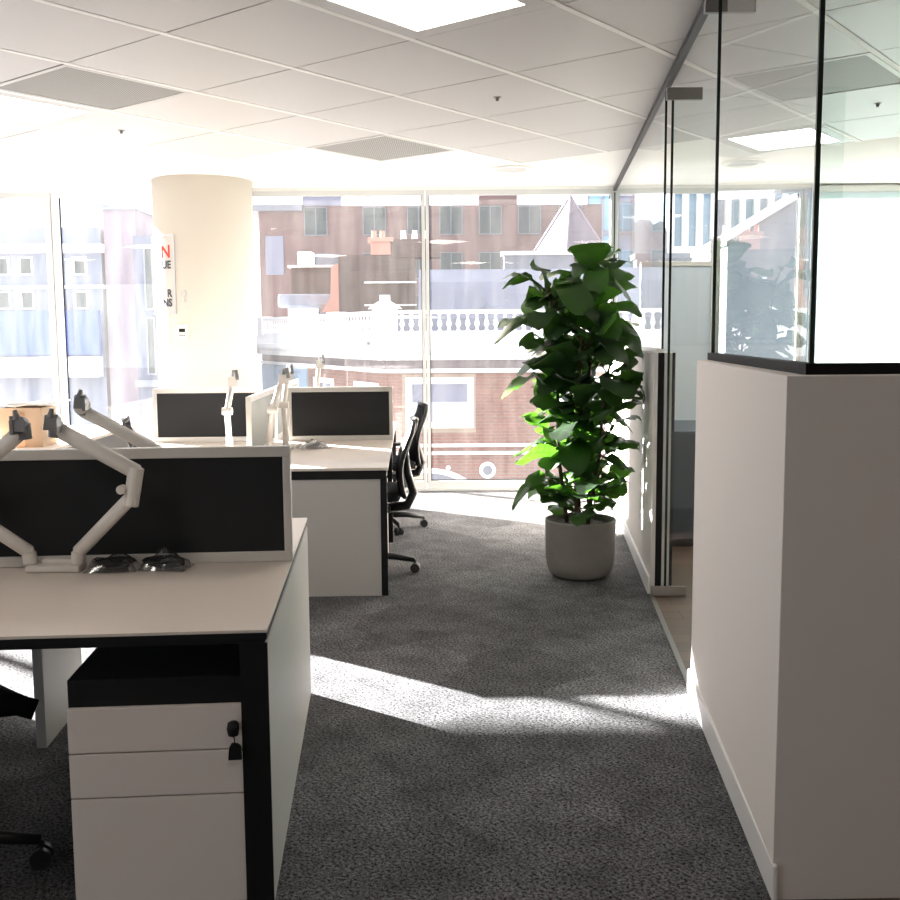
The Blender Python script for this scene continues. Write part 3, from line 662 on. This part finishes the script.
# ------------------------------------------------------------------ office chairs (user faces -y)
def make_chair(label, loc, rz):
    t = thing('office_chair', label, 'chair', loc, rz)
    # base
    for k in range(5):
        a = 2*math.pi*k/5+0.3; e = Vector((math.cos(a), math.sin(a), 0))
        leg = MB().tube([e*0.03+Vector((0, 0, 0.105)), e*0.18+Vector((0, 0, 0.10)), e*0.315+Vector((0, 0, 0.078))], [0.026, 0.021, 0.015], 10, sq=0.8).build('leg', M_CHAIR, t, smooth=True)
        c = MB(); n = Vector((-e.y, e.x, 0)); p = e*0.315+Vector((0, 0, 0.030))
        for sg in (-1, 1): c.tube([p+n*0.008*sg, p+n*0.026*sg], 0.029, 18)
        c.tube([p+Vector((0, 0, 0.0)), p+Vector((0, 0, 0.05))], 0.008, 8)
        c.build('castor', M_CHAIR, leg)
    MB().lathe([(0.04, 0.085), (0.035, 0.13), (0.026, 0.14), (0.026, 0.26), (0.016, 0.262), (0.016, 0.40)], n=20).build('gas_lift', M_CHAIR, t)
    b = MB(); b.box(-0.08, 0.08, -0.12, 0.17, 0.385, 0.425); b.tube([(0.08, 0.0, 0.40), (0.17, -0.02, 0.395)], 0.007, 8); b.build('mechanism', M_CHAIR, t, bevel=0.01)
    # seat
    g = []
    for i in range(11):
        v = i/10; r = []
        for j in range(11):
            u = j/10*2-1; wd = 0.245*(1-0.12*abs(v-0.55)*1.4)
            z = 0.485-0.035*max(0, (0.2-v)/0.2)**2+0.012*abs(u)**2.5+0.01*v
            r.append((u*wd, -0.24+0.47*v, z))
        g.append(r)
    MB().sheet(g).build('seat', M_CFAB, t, smooth=True, solid=0.055)
    # backrest: lumbar curve seen in profile
    def prof(s):  # s 0..1 from bottom to top -> (y, z)
        y = 0.235+0.055*math.sin(math.pi*min(1, s*1.15))*(-0.6)+0.06*s**1.5
        return y, 0.50+0.44*s
    def half(s): return 0.205+0.03*math.sin(math.pi*s)-0.05*max(0, (s-0.8)/0.2)**2-0.02*(1-s)
    g = []
    for i in range(15):
        s = i/14; y, z = prof(s); r = []
        for j in range(11):
            u = j/10*2-1; r.append((u*half(s)*0.97, y-0.035*(1-u*u)+0.03, z))
        g.append(r)
    MB().sheet(g).build('backrest', M_CFAB, t, smooth=True, solid=0.014)
    pts = []
    for i in range(15): s = i/14; y, z = prof(s); pts.append((half(s), y+0.03, z))
    top = [(half(1)*math.cos(math.pi*k/8), prof(1)[0]+0.03-0.03*math.sin(math.pi*k/8), prof(1)[1]+0.012*math.sin(math.pi*k/8)) for k in range(1, 8)]
    left = [(-x, y, z) for x, y, z in reversed(pts)]
    bot = [(-half(0)+2*half(0)*k/6, prof(0)[0]+0.03-0.03*math.sin(math.pi*k/6), prof(0)[1]) for k in range(1, 7)]
    MB().tube(pts+top+left+bot, 0.014, 8).build('back_frame', M_CHAIR, t, smooth=True)
    MB().tube([(0, 0.13, 0.40), (0, 0.27, 0.42), (0, 0.31, 0.50), (0, 0.275, 0.62), (0, 0.262, 0.74)], [0.03, 0.03, 0.028, 0.024, 0.018], 12, sq=1.6).build('back_support', M_CHAIR, t, smooth=True)
    for sg in (-1, 1):
        MB().tube([(sg*0.10, 0.02, 0.425), (sg*0.27, 0.03, 0.44), (sg*0.285, 0.04, 0.56), (sg*0.285, 0.04, 0.66)], 0.014, 10).build('arm_post', M_CHAIR, t, smooth=True)
        MB().box(sg*0.285-0.035, sg*0.285+0.035, -0.10, 0.12, 0.66, 0.682).build('armrest', M_CHAIR, t, bevel=0.008)
    return t
CH = make_chair('black mesh office chair at the near seat of the window desk, facing left', fb(-0.17, 0.60), RZF-math.pi/2-0.05)
dup(CH, fb(-0.10, 2.06), RZF-math.pi/2+0.12, 'black office chair nearest the windows, pushed to the far seat of the window desk')
dup(CH, (-1.76, 6.60, 0), math.pi/2+0.30, 'black office chair back showing between the monitor arms and the column')
dup(CH, (-1.45, 2.66, 0), 2.40, 'black office chair cut by the left edge, under the nearest desk')

# ------------------------------------------------------------------ plant
def make_plant():
    t = thing('potted_fiddle_leaf_fig', 'tall fiddle leaf fig in a round grey stone pot beside the glass partition', 'plant', (0.785, 6.14, 0))
    rnd = random.Random(11)
    prof = [(0.10, 0.0), (0.155, 0.006), (0.185, 0.03), (0.20, 0.07), (0.208, 0.13), (0.212, 0.34), (0.213, 0.352), (0.203, 0.352), (0.198, 0.30)]
    b = MB().lathe(prof, n=56); b.f.pop(); b.build('pot', M_POT, t, smooth=True)
    MB().lathe([(0.0, 0.29), (0.199, 0.30), (0.198, 0.315), (0.1, 0.325), (0.02, 0.33)], n=40).build('soil', M_SOIL, t)
    stems = MB(); spines = []
    for k in range(5):
        a = k*1.257+0.4; r = 0.05+0.02*k % 0.06; H_ = (1.80, 1.62, 1.72, 1.45, 1.30)[k]
        pts = []
        for i in range(12):
            s = i/11; q = r+0.12*s*(0.4+0.6*math.sin(k*2.1)**2)
            pts.append(Vector((q*math.cos(a+s*0.5)+0.01*math.sin(s*9+k), q*math.sin(a+s*0.5), 0.32+(H_-0.32)*s)))
        stems.tube(pts, [0.013-0.006*i/11 for i in range(12)], 8); spines.append(pts)
    lv = []; lf = []; luv = []
    def leaf(base, az, el, Ln, Wd, droop, roll, curl):
        d = Vector((math.cos(az)*math.cos(el), math.sin(az)*math.cos(el), math.sin(el)))
        side = Vector((-math.sin(az), math.cos(az), 0)); nrm = d.cross(side)*-1
        if nrm.z < 0: nrm = -nrm
        side = side*math.cos(roll)+nrm*math.sin(roll); nrm = d.cross(side); nrm = nrm if nrm.z > 0 else -nrm
        NL, NW = 13, 9; b0 = len(lv); ph = rnd.uniform(0, 6)
        stems.tube([base, base+d*0.05], 0.004, 5)
        st = base+d*0.045
        for i in range(NL):
            s = 1-(1-i/(NL-1))**1.35
            # fiddle shape: narrow base, waist, broad rounded tip
            wv = Wd*(s**0.6)*max(0.0, 1-s**4.5)**0.5*(0.98-0.16*math.exp(-((s-0.38)/0.13)**2))*1.12
            if i == 0: wv = 0.004
            c = st+d*(Ln*s)+Vector((0, 0, -droop*Ln*s*s))+nrm*0.0
            for j in range(NW):
                u = j/(NW-1)*2-1
                wav = 0.016*math.sin(s*11+ph+2*(u > 0))*abs(u)**1.5 + 0.006*math.sin(s*25)*abs(u)
                q_ = c+side*(wv*u)+nrm*(curl*abs(u)**1.3*wv+wav); q_.x = min(q_.x, px_(q_.y+6.14)-0.785-0.02-0.01*abs(math.sin(q_.z*40))); lv.append(q_); luv.append((s, u))
        for i in range(NL-1):
            for j in range(NW-1): lf.append([b0+i*NW+j, b0+i*NW+j+1, b0+(i+1)*NW+j+1, b0+(i+1)*NW+j])
    ga = 2.39996; n = 215
    for k in range(n):
        s = k/(n-1); z = 0.38+1.40*s**0.97
        az = k*ga+rnd.uniform(-.3, .3)
        sp = min(spines, key=lambda P_: (P_[-1].z < z, rnd.random()))
        i = min(range(12), key=lambda q: abs(sp[q].z-z)); base = sp[i].copy(); base.z = min(z, sp[-1].z)
        inner = 0.015; base += Vector((math.cos(az), math.sin(az), 0))*inner
        el = rnd.uniform(0.35, 1.15)+0.15*max(0, (s-0.8)/0.2)
        if s < 0.15: el = rnd.uniform(0.05, 0.7)
        Ln = rnd.uniform(0.27, 0.40)*(0.68 if s < 0.2 else 1)
        if s > 0.75 and rnd.random() < 0.5: Ln *= 1.08
        dr_ = rnd.uniform(0.25, 0.95)*(0.25 if s < 0.1 else 1)
        reach = Ln*math.cos(el)*max(0, math.cos(az))+base.x
        if reach > 0.33: Ln *= 0.33/reach
        leaf(base, az, el, Ln, Ln*rnd.uniform(0.30, 0.38), dr_, rnd.uniform(-.8, .8), rnd.uniform(-0.12, 0.22))
    stems.build('stem', M_STEM, t, smooth=True)
    me = bpy.data.meshes.new('foliage'); me.from_pydata([tuple(p) for p in lv], [], lf)
    u = me.uv_layers.new(name='UVMap')
    for lp in me.loops: u.data[lp.index].uv = luv[lp.vertex_index]
    for p in me.polygons: p.use_smooth = True
    me.materials.append(M_LEAF); o = bpy.data.objects.new('foliage', me); COL.objects.link(o); o.parent = t
make_plant()

# ------------------------------------------------------------------ poster and control on the column
CXY = Vector((-2.16, 9.25, 0)); CR = 0.43
def on_col(theta, r=CR): return CXY+Vector((math.sin(theta)*r, -math.cos(theta)*r, 0))   # theta 0 faces the camera side
t = thing('poster', 'white framed notice wrapped on the side of the column', 'poster', (0, 0, 0))
def curved(th0, th1, z0, z1, r0, r1, n=14):
    b = MB(); 
    for k in range(n+1):
        th = th0+(th1-th0)*k/n
        for r, z in ((r0, z0), (r1, z0), (r1, z1), (r0, z1)): p = on_col(th, r); b.v.append(Vector((p.x, p.y, z)))
    for k in range(n):
        for q in range(4): b.f.append([k*4+q, k*4+(q+1) % 4, (k+1)*4+(q+1) % 4, (k+1)*4+q])
    b.f.append([0, 1, 2, 3]); b.f.append([n*4+i for i in (3, 2, 1, 0)]); return b
T0, T1 = -1.35, -0.37
curved(T0, T1, 1.66, 2.32, CR+0.002, CR+0.008).build('sheet', mat('poster_paper', (0.62, 0.60, 0.57)), t, smooth=False)
fr = MB(); M_PF = mat('poster_frame', (0.55, 0.58, 0.60), rough=0.4)
for a in ((T0, T1, 1.655, 1.675), (T0, T1, 2.305, 2.325), (T1-0.03, T1, 1.675, 2.305), (T0, T0+0.03, 1.675, 2.305)):
    q = curved(a[0], a[1], a[2], a[3], CR+0.002, CR+0.014); o_ = len(fr.v); fr.v += q.v; fr.f += [[o_+i for i in f_] for f_ in q.f]
fr.build('frame', M_PF, t)
M_RED = mat('red_ink', (0.65, 0.05, 0.03)); M_INK = mat('dark_ink', (0.05, 0.06, 0.08)); M_PGREY = mat('grey_ink', (0.5, 0.5, 0.5))
for s_, z, sz, m_ in (('N', 2.13, 0.15, M_RED), ('UE', 2.04, 0.09, M_INK), ('R', 1.80, 0.09, M_INK), ('NS', 1.72, 0.09, M_INK)):
    th = T1-0.09; p = on_col(th, CR+0.012); text(s_, sz, m_, (p.x, p.y, z), (math.pi/2, 0, th-0.1), t, bold=0.003)
p = on_col(-0.25, CR+0.001)
o = text('??', 0.13, M_PGREY, (p.x+0.05, p.y-0.02, 1.76), (math.pi/2, 0, -0.40), None, 'wall_lettering', bold=0.004); tag(o, 'two grey question marks on the column right of the notice', 'lettering')
t = thing('wall_control', 'small white control box with dark buttons on the column under the notice', 'control', on_col(-0.24, CR+0.002)+Vector((0, 0, 1.50)), -0.24)
MB().box(-0.05, 0.05, -0.022, 0.0, -0.055, 0.065).build('casing', M_SKIRT, t, bevel=0.004)
MB().box(-0.028, 0.028, -0.025, -0.0215, 0.0, 0.03).build('display', M_BLACK, t)
for k in (-0.02, 0.0, 0.02): MB().box(k-0.006, k+0.006, -0.025, -0.0215, -0.035, -0.022).build('button', M_ARMGREY, t)

# ------------------------------------------------------------------ outside
B_RED = brick_mat('red_brick', (0.27, 0.105, 0.08), (0.22, 0.088, 0.07), (0.24, 0.18, 0.16))
B_DARK = brick_mat('dark_brick', (0.12, 0.065, 0.06), (0.09, 0.05, 0.048), (0.14, 0.11, 0.10))
B_OFF = brick_mat('office_brick', (0.19, 0.105, 0.10), (0.165, 0.092, 0.09), (0.17, 0.13, 0.13))
M_STONE = mat('white_stone', (0.80, 0.79, 0.78), rough=0.8, var=0.06, vscale=3)
M_SLATE = mat('slate_blue', (0.13, 0.14, 0.19), rough=0.6, var=0.4, vscale=1.2)
M_LEAD = mat('lead_grey', (0.12, 0.13, 0.16), rough=0.6, var=0.3, vscale=2)
M_OGL = mat('outside_glass', (0.03, 0.045, 0.05), rough=0.2, spec=0.35)
M_OGL2 = mat('outside_glass_pale', (0.16, 0.165, 0.22), rough=0.3, spec=0.3)
M_TERR = mat('terracotta', (0.42, 0.20, 0.15), rough=0.8)
M_STREET = mat('street', (0.25, 0.25, 0.25), rough=0.9)
M_BLUEW = mat('blue_render', (0.22, 0.33, 0.45), rough=0.8)
M_HOARD = mat('blue_hoarding', (0.04, 0.09, 0.40), rough=0.6)
M_CONC = mat('pale_concrete', (0.18, 0.20, 0.25), rough=0.8, var=0.1)
M_PINK = mat('pink_render', (0.20, 0.16, 0.20), rough=0.8, var=0.1)
M_NAVYW = mat('blue_grey_cladding', (0.06, 0.08, 0.14), rough=0.6)
M_SPIRE = mat('spire_slate', (0.11, 0.09, 0.115), rough=0.7, var=0.15, vscale=3)
GZ = -8.0
struct(MB().box(-60, 90, 9.95, 120, GZ-0.3, GZ).build('ground', M_STREET))
# --- brick building with balustrade
def frame_at(o, d):   # o origin, d unit direction along wall, outward normal to the viewer side
    d = Vector(d).normalized(); n = Vector((d.y, -d.x, 0)); 
    M = Matrix((d, -n, Vector((0, 0, 1)))).transposed().to_4x4(); M.translation = Vector(o); return M   # local x along, y inward, z up
t = thing('brick_building', 'red brick building across the street with white stone cornice and balustrade', 'building', (-1.6, 26, GZ))
OFF = Vector((-1.6, 26, GZ))
RM = Matrix.Identity(4)                                          # right front: local x = world x
LMo = frame_at((-4.9*1.0, 10.0, 0), (4.9, -10.0, 0))              # left wing, runs from far left to corner
LL = math.hypot(4.9, 10)
def zz(z): return z-GZ
b = MB(); b.box(0, 16, 0.0, 7.2, 0, zz(1.0)); b.build('wall', B_RED, t)
b = MB(); b.box(0, LL, 0.0, 1.6, 0, zz(1.0), LMo); b.build('wall', B_RED, t)
def both(fn, name, m, **k):
    b = MB(); fn(b, RM, -0.0, 16); fn(b, LMo, 0, LL); return b.build(name, m, t, **k)
def corn(b, M, x0, x1):
    b.box(x0, x1, -0.10, 0.2, zz(0.52), zz(0.62), M)
    b.box(x0, x1, -0.16, 0.2, zz(0.84), zz(1.0), M); b.box(x0, x1, -0.34, 0.2, zz(1.0), zz(1.08), M)
    b.box(x0, x1, -0.42, 0.2, zz(1.08), zz(1.22), M); b.box(x0, x1, -0.2, 0.3, zz(1.22), zz(1.50), M)
both(corn, 'cornice', M_STONE)
b = MB()
for M, L_ in ((RM, 12.0), (LMo, LL)):
    x = 0.1
    while x < L_-0.1: b.box(x, x+0.09, -0.27, 0.0, zz(0.86), zz(0.99), M); x += 0.2
b.build('dentils', M_STONE, t)
b = MB()
for M, L_ in ((RM, 12.0), (LMo, LL)): b.box(0, L_, -0.03, 0.02, zz(0.63), zz(0.83), M)
b.build('frieze', mat('frieze', (0.13, 0.10, 0.11)), t)
bal = MB(); 
for M, L_ in ((RM, 14.0), (LMo, LL)):
    bal.box(0, L_, -0.12, 0.14, zz(1.50), zz(1.56), M); bal.box(0, L_, -0.14, 0.16, zz(1.99), zz(2.08), M)
    x = 0 if M is RM else LL
    while (x < L_ and M is RM) or (M is LMo and x > 0.2):
        bal.box(x-0.30, x+0.30, -0.18, 0.20, zz(1.5), zz(2.12), M); x += 6.6 if M is RM else -3.6
bal.prism([(-0.42, 0), (0.42, 0), (0.36, 0.06), (0.12, 0.2), (0.12, 0.34), (-0.12, 0.34), (-0.12, 0.2), (-0.36, 0.06)], -0.16, 0.2, lambda a, b_, e: (a, e, zz(2.12)+b_))
BO = bal.build('balustrade', M_STONE, t)
bprof = [(0.05, 0), (0.05, 0.03), (0.03, 0.05), (0.032, 0.09), (0.068, 0.17), (0.05, 0.25), (0.028, 0.33), (0.03, 0.39), (0.05, 0.41), (0.05, 0.43)]
bme = None
def place_bal(M, x):
    global bme
    p = M @ Vector((x, 0.01, zz(1.56)))
    if bme is None:
        o = MB().lathe(bprof, n=10).build('baluster', M_STONE, BO, smooth=True); bme = o
    else:
        o = bme.copy(); COL.objects.link(o)
    o.location = p; o.parent = BO
nb_ = 0; x = 0.42
while x < 6.3: place_bal(RM, x); x += 0.235
x = LL-0.5
while x > 0.4:
    if min(abs((LL-x) % 3.6), abs(3.6-(LL-x) % 3.6)) > 0.35: place_bal(LMo, x)
    x -= 0.24
def win(par, M, x0, x1, z0, z1, fm, gm, w_=0.12, bars=(0, 0), name='window', depth=0.06):
    f = MB(); f.box(x0-w_, x1+w_, -depth, 0.02, z1, z1+w_, M); f.box(x0-w_, x1+w_, -depth, 0.02, z0-w_, z0, M)
    f.box(x0-w_, x0, -depth, 0.02, z0, z1, M); f.box(x1, x1+w_, -depth, 0.02, z0, z1, M)
    for k in range(bars[0]): xx = x0+(x1-x0)*(k+1)/(bars[0]+1); f.box(xx-0.025, xx+0.025, -depth*.5, 0.01, z0, z1, M)
    for k in range(bars[1]): z_ = z0+(z1-z0)*(k+1)/(bars[1]+1); f.box(x0, x1, -depth*.5, 0.01, z_-0.03, z_+0.03, M)
    o = f.build(name, fm, par); MB().box(x0, x1, -0.012, 0.0, z0, z1, M).build('pane', gm, o); return o
X0 = 1.6
win(t, RM, X0-0.95, X0+0.45, zz(-0.72), zz(0.24), M_STONE, M_OGL2, 0.16, (0, 0))
MB().box(X0-0.95, X0+0.45, -0.02, -0.013, zz(-0.72), zz(-0.22)).build('lower_sash_blind', mat('sash_blind', (0.33, 0.33, 0.42)), t)
b = MB().box(X0-1.2, X0+0.66, -0.008, 0.0, zz(-1.0), zz(0.48)); b.build('window_surround', mat('sand_brick', (0.25, 0.18, 0.13)), t)
win(t, RM, X0+2.9, X0+4.2, zz(-0.72), zz(0.24), M_STONE, M_OGL2, 0.16, (0, 1))
b = MB(); b.box(0, 16, -0.08, 0.0, zz(-1.36), zz(-1.28)); b.box(0, 16, -0.06, 0.0, zz(-1.56), zz(-1.48)); b.build('string_course', M_STONE, t)
# arch and medallion
b = MB(); n = 24; cx = X0-0.55; cz = zz(-3.1)
for k in range(n):
    a0, a1 = math.pi*k/n, math.pi*(k+1)/n
    b.prism([(1.35*math.cos(a0), 1.35*math.sin(a0)*0.8), (1.5*math.cos(a0), 1.5*math.sin(a0)*0.8), (1.5*math.cos(a1), 1.5*math.sin(a1)*0.8), (1.35*math.cos(a1), 1.35*math.sin(a1)*0.8)], -0.1, 0, lambda a, b_, e: (cx+a, e, cz+b_))
AR = b.build('arch', M_STONE, t)
b = MB().prism([(1.35*math.cos(math.pi*k/n), 1.35*math.sin(math.pi*k/n)*0.8) for k in range(n+1)], -0.02, 0.0, lambda a, b_, e: (cx+a, e, cz+b_)); b.build('arch_window', M_OGL2, AR)
def disc(cx, cz, r, y0, y1): return MB().prism([(r*math.cos(2*math.pi*k/28), r*math.sin(2*math.pi*k/28)) for k in range(28)], y0, y1, lambda a, b_, e: (cx+a, e, cz+b_))
MD = disc(X0+0.95, zz(-1.96), 0.21, -0.06, 0).build('medallion', M_STONE, t); disc(X0+0.95, zz(-1.96), 0.12, -0.09, -0.06).build('medallion_boss', M_LEAD, MD)
disc(X0-0.05, zz(-1.9), 0.06, -0.05, 0).build('wall_tie', M_STONE, t)
# front part between corner and pane seam: sandstone patch, and carved panel
MB().box(X0-1.45, X0-0.6, -0.025, 0, zz(-3.2), zz(-1.60)).build('stone_panel', mat('sand_stone', (0.45, 0.36, 0.27)), t)
# left wing windows (local x counted from far end)
def lx(px_x, Y):  # helper for wing positions
    return Y
win(t, LMo, LL-2.0, LL-0.6, zz(-1.2), zz(0.1), M_STONE, M_OGL2, 0.14, (1, 1))
win(t, LMo, LL-5.4, LL-4.0, zz(-1.2), zz(0.1), M_STONE, M_OGL2, 0.14, (1, 1))
b = MB().box(0, LL-6.2, -0.05, 0, zz(-8), zz(0.5), LMo); b.build('blue_bay', M_BLUEW, t)
win(t, LMo, LL-7.6, LL-6.9, zz(-1.4), zz(0.2), M_BLUEW, M_OGL, 0.12, (0, 2), depth=0.12)
# flat roof
MB().box(-0.5, 16, 0.4, 7.2, zz(1.0), zz(1.3)).build('flat_roof', M_LEAD, t)

# --- roofs and chimneys behind the balustrade
t = thing('slate_mansard', 'blue grey slate roof rising behind the balustrade with dormer', 'roof', (-1.9, 33.5, GZ))
fn = lambda a, b_, e: (e, a, b_)
MB().prism([(0, 9.3), (0.9, 11.2), (1.6, 11.65), (3, 11.7), (3, 9.0)], 0.9, 9.0, fn).build('roof_slope', M_SLATE, t)
MB().box(0.3, 12, -0.2, 3, 0, 9.3).build('base_wall', M_LEAD, t)
MB().prism([(-0.2, 9.3), (-0.2, 10.0), (0.3, 10.1), (1.2, 9.9), (1.2, 9.3)], 0.2, 4.4, fn).build('lead_gutter', M_SLATE, t)
MB().box(5.6, 7.4, -0.35, 1.0, 9.3, 10.15).build('dormer', B_RED, t); MB().box(5.5, 7.5, -0.4, 1.0, 10.15, 10.28).build('dormer_cap', M_STONE, t)
t = thing('brick_chimney_block', 'dark brick block with ledges and a terracotta chimney behind the balustrade', 'chimney', (-3.9, 37, GZ))
MB().box(0, 2.7, 0, 2, 0, zz(4.3)).build('block', B_DARK, t)
b = MB(); b.box(0.9, 2.75, -0.08, 0, zz(3.3), zz(3.36)); b.box(0.9, 2.75, -0.08, 0, zz(2.5), zz(2.56)); b.build('ledge', M_STONE, t)
MB().box(1.15, 1.85, -0.05, 0.8, zz(4.3), zz(4.75)).build('chimney_stack', M_TERR, t); MB().box(1.05, 1.95, -0.12, 0.9, zz(4.75), zz(4.9)).build('chimney_cap', M_TERR, t)
MB().box(1.9, 3.6, -0.03, 0.9, zz(4.2), zz(4.85)).build('second_stack', B_DARK, t)
for x in (1.25, 1.55, 2.3, 2.7, 3.1): MB().lathe([(0.12, 0), (0.09, 0.1), (0.08, 0.28), (0.1, 0.3)], (x, 0.3, zz(4.86)), 10).build('chimney_pot', M_TERR if x < 2 else M_STONE, t)
MB().prism([(-0.6, 0), (0, 0), (0, 1.7), (-0.25, 1.6), (-0.3, 0.5)], -0.2, 0.3, lambda a, b_, e: (a, e, zz(2.3)+b_)).build('buttress', M_TERR, t)
t = thing('roof_plant_building', 'low dark building with rooftop air units left of the brick chimney', 'building', (-5.9, 39, GZ))
MB().box(0, 2.0, 0, 3, 0, zz(4.0)).build('wall', B_DARK, t); MB().box(-0.1, 2.1, -0.2, 3, zz(4.0), zz(4.08)).build('parapet', M_STONE, t)
MB().box(0.25, 0.8, 0.1, 0.8, zz(4.08), zz(4.6)).build('air_unit', M_STONE, t, bevel=0.05); MB().box(0.95, 1.9, 0.1, 0.8, zz(4.08), zz(4.5)).build('air_unit', M_LEAD, t, bevel=0.05)
MB().box(-0.4, 2.2, -0.7, 0.0, zz(2.5), zz(3.0)).build('ductwork', M_CONC, t, bevel=0.1)
MB().box(0.1, 1.2, -1.6, -0.8, 0, zz(2.45)).build('plant_box', M_PALE, t); MB().box(1.25, 1.6, -1.6, -0.8, 0, zz(2.6)).build('door_leaf', M_LEAD, t)
# --- big office block
t = thing('office_block', 'long red brown brick office block behind the rooftops with dark windows', 'building', (-9.4, 52, GZ))
MB().box(0, 17.0, 0, 10, 0, zz(7.85)).build('wall', B_OFF, t)
MB().box(2.2, 4.1, -0.1, 6, zz(7.85), zz(8.5)).build('roof_tower', M_OGL2, t); MB().box(10.9, 12.8, -0.1, 6, zz(7.85), zz(8.65)).build('roof_tower', B_OFF, t)
MB().box(-0.6, 2.2, -0.3, 6, zz(7.6), zz(7.9)).build('canopy', M_LEAD, t)
for z0, z1 in ((6.45, 7.75), (4.3, 5.5), (2.2, 3.4)):
    for k, x in enumerate((2.3, 5.2, 7.4, 9.0, 10.95, 12.9, 14.9)):
        win(t, RM, x, x+1.05, zz(z0), zz(z1), M_LEAD, M_OGL, 0.05, (1, 0))
MB().box(0.3, 1.2, -0.05, 0, zz(4.5), zz(6.4)).build('green_panel', M_OGL2, t)
# --- spire
t = thing('spire', 'pointed slate spire with pale ridges behind the plant', 'spire', (5.1, 44, GZ))
def pyr(b, h, z0, z1, cx=0, cy=0):
    k = len(b.v); b.v += [Vector((cx-h, cy-h, z0)), Vector((cx+h, cy-h, z0)), Vector((cx+h, cy+h, z0)), Vector((cx-h, cy+h, z0)), Vector((cx, cy, z1))]
    b.f += [[k, k+3, k+2, k+1], [k, k+1, k+4], [k+1, k+2, k+4], [k+2, k+3, k+4], [k+3, k, k+4]]; return b
Rz = Matrix.Rotation(math.radians(33), 4, 'Z')
b = pyr(MB(), 1.55, zz(3.9), zz(7.2)); b.v = [Rz @ v_ for v_ in b.v]; b.build('pyramid_roof', M_SPIRE, t)
b = MB()
for sx, sy in ((-1, -1), (1, -1), (1, 1), (-1, 1)): b.tube([Rz @ Vector((1.55*sx, 1.55*sy, zz(3.9))), Rz @ Vector((0, 0, zz(7.22)))], 0.05, 6)
b.build('ridge', M_PINK, t)
b = MB().box(-1.5, 1.5, -1.5, 1.5, 0, zz(3.9), Rz); b.build('tower', B_OFF, t)
MB().box(-2.9, -0.2, -2.4, -1.9, 0, zz(4.6)).build('parapet', M_LEAD, t); MB().box(-3.0, -0.1, -2.5, -1.8, zz(4.6), zz(4.75)).build('coping', M_STONE, t)
# --- blue glass tower, striped block
def striped(name, label, x0, x1, y, z1, fm, gm, step, fw, slabs):
    t = thing(name, label, 'building', (x0, y, GZ)); W_ = x1-x0
    MB().box(0, W_, 0, 8, 0, zz(z1)).build('glazing', gm, t)
    b = MB(); x = 0
    while x <= W_: b.box(x, x+fw, -0.25, 0, 0, zz(z1)); x += step
    b.build('fins', fm, t)
    b = MB()
    for z in slabs: b.box(0, W_, -0.15, 0, zz(z), zz(z+0.35))
    b.build('floor_slabs', fm, t); return t
M_BGL = mat('blue_curtain_glass', (0.16, 0.33, 0.52), rough=0.1, spec=0.8)
striped('glass_tower', 'blue glass tower beside the spire', 9.2, 13.5, 70, 10.6, M_CONC, M_BGL, 1.0, 0.16, (-1, 2, 5, 8))
striped('striped_block', 'office block with white vertical fins seen through the meeting room glass', 9.6, 18.5, 46, 8.2, M_STONE, mat('stripe_glass', (0.14, 0.22, 0.30), rough=0.15), 0.62, 0.26, (-1.5, 1.5, 4.9))
t = thing('low_terrace', 'pale rendered terrace in front of the striped office block', 'building', (7.2, 40, GZ))
MB().box(0, 14, 0, 1.2, 0, zz(4.3)).build('wall', M_CONC, t); MB().box(-0.1, 14, -0.2, 1.2, zz(4.3), zz(4.5)).build('parapet', M_LEAD, t)
# --- left side street
t = thing('stone_building', 'pale building with rows of small windows above a blue hoarding', 'building', (-18.0, 31, GZ))
MB().box(0, 7.7, 0, 8, 0, zz(4.7)).build('wall', M_CONC, t)
MB().box(-0.2, 7.8, -0.3, 0, zz(3.95), zz(4.2)).build('cornice', M_STONE, t); MB().box(-0.2, 7.8, -0.2, 0, zz(2.9), zz(3.0)).build('sill_band', M_STONE, t)
for z0, z1 in ((3.35, 3.8), (2.35, 2.8)):
    for x in (3.2, 3.9, 4.6, 5.3, 6.2, 6.9): win(t, RM, x, x+0.32, zz(z0), zz(z1), M_STONE, M_OGL, 0.05)
MB().box(-0.2, 7.7, -0.5, -0.3, zz(0.95), zz(2.25)).build('hoarding', M_HOARD, t)
MB().box(-0.2, 7.7, -0.6, -0.25, zz(0.3), zz(0.9)).build('canopy', M_STONE, t)
t = thing('pink_tower', 'narrow pink grey tower between the pale and the dark blue buildings', 'building', (-10.2, 31, GZ))
MB().box(0, 0.95, 0, 6, 0, zz(5.2)).build('wall', M_PINK, t); MB().box(-0.05, 1.0, -0.1, 6, zz(5.2), zz(5.35)).build('parapet', M_CONC, t)
t = thing('dark_cladding_block', 'dark blue grey block with tall slot windows left of the column', 'building', (-9.2, 30.5, GZ))
MB().box(0, 1.7, 0, 5, 0, zz(4.4)).build('wall', M_NAVYW, t)
for x in (0.35, 0.8, 1.25):
    for z0, z1 in ((2.3, 4.1), (0.4, 2.0)): win(t, RM, x, x+0.18, zz(z0), zz(z1), M_CONC, M_OGL, 0.05)
MB().box(-0.05, 1.75, -0.15, 0, zz(0.0), zz(0.2)).build('sill_band', M_CONC, t)

t = thing('gabled_building', 'grey building with a sloping gable edge seen through the meeting room glass', 'building', (5.6, 21, GZ))
MB().prism([(0, 0), (1.9, 0), (1.9, zz(4.35)), (0.05, zz(3.25)), (0, zz(3.2))], 0, 3, lambda a, b_, e: (a, e, b_)).build('wall', M_CONC, t)
MB().prism([(-0.05, zz(3.2)), (1.95, zz(4.39)), (1.95, zz(4.47)), (-0.05, zz(3.28))], -0.1, 3, lambda a, b_, e: (a, e, b_)).build('verge', M_LEAD, t)
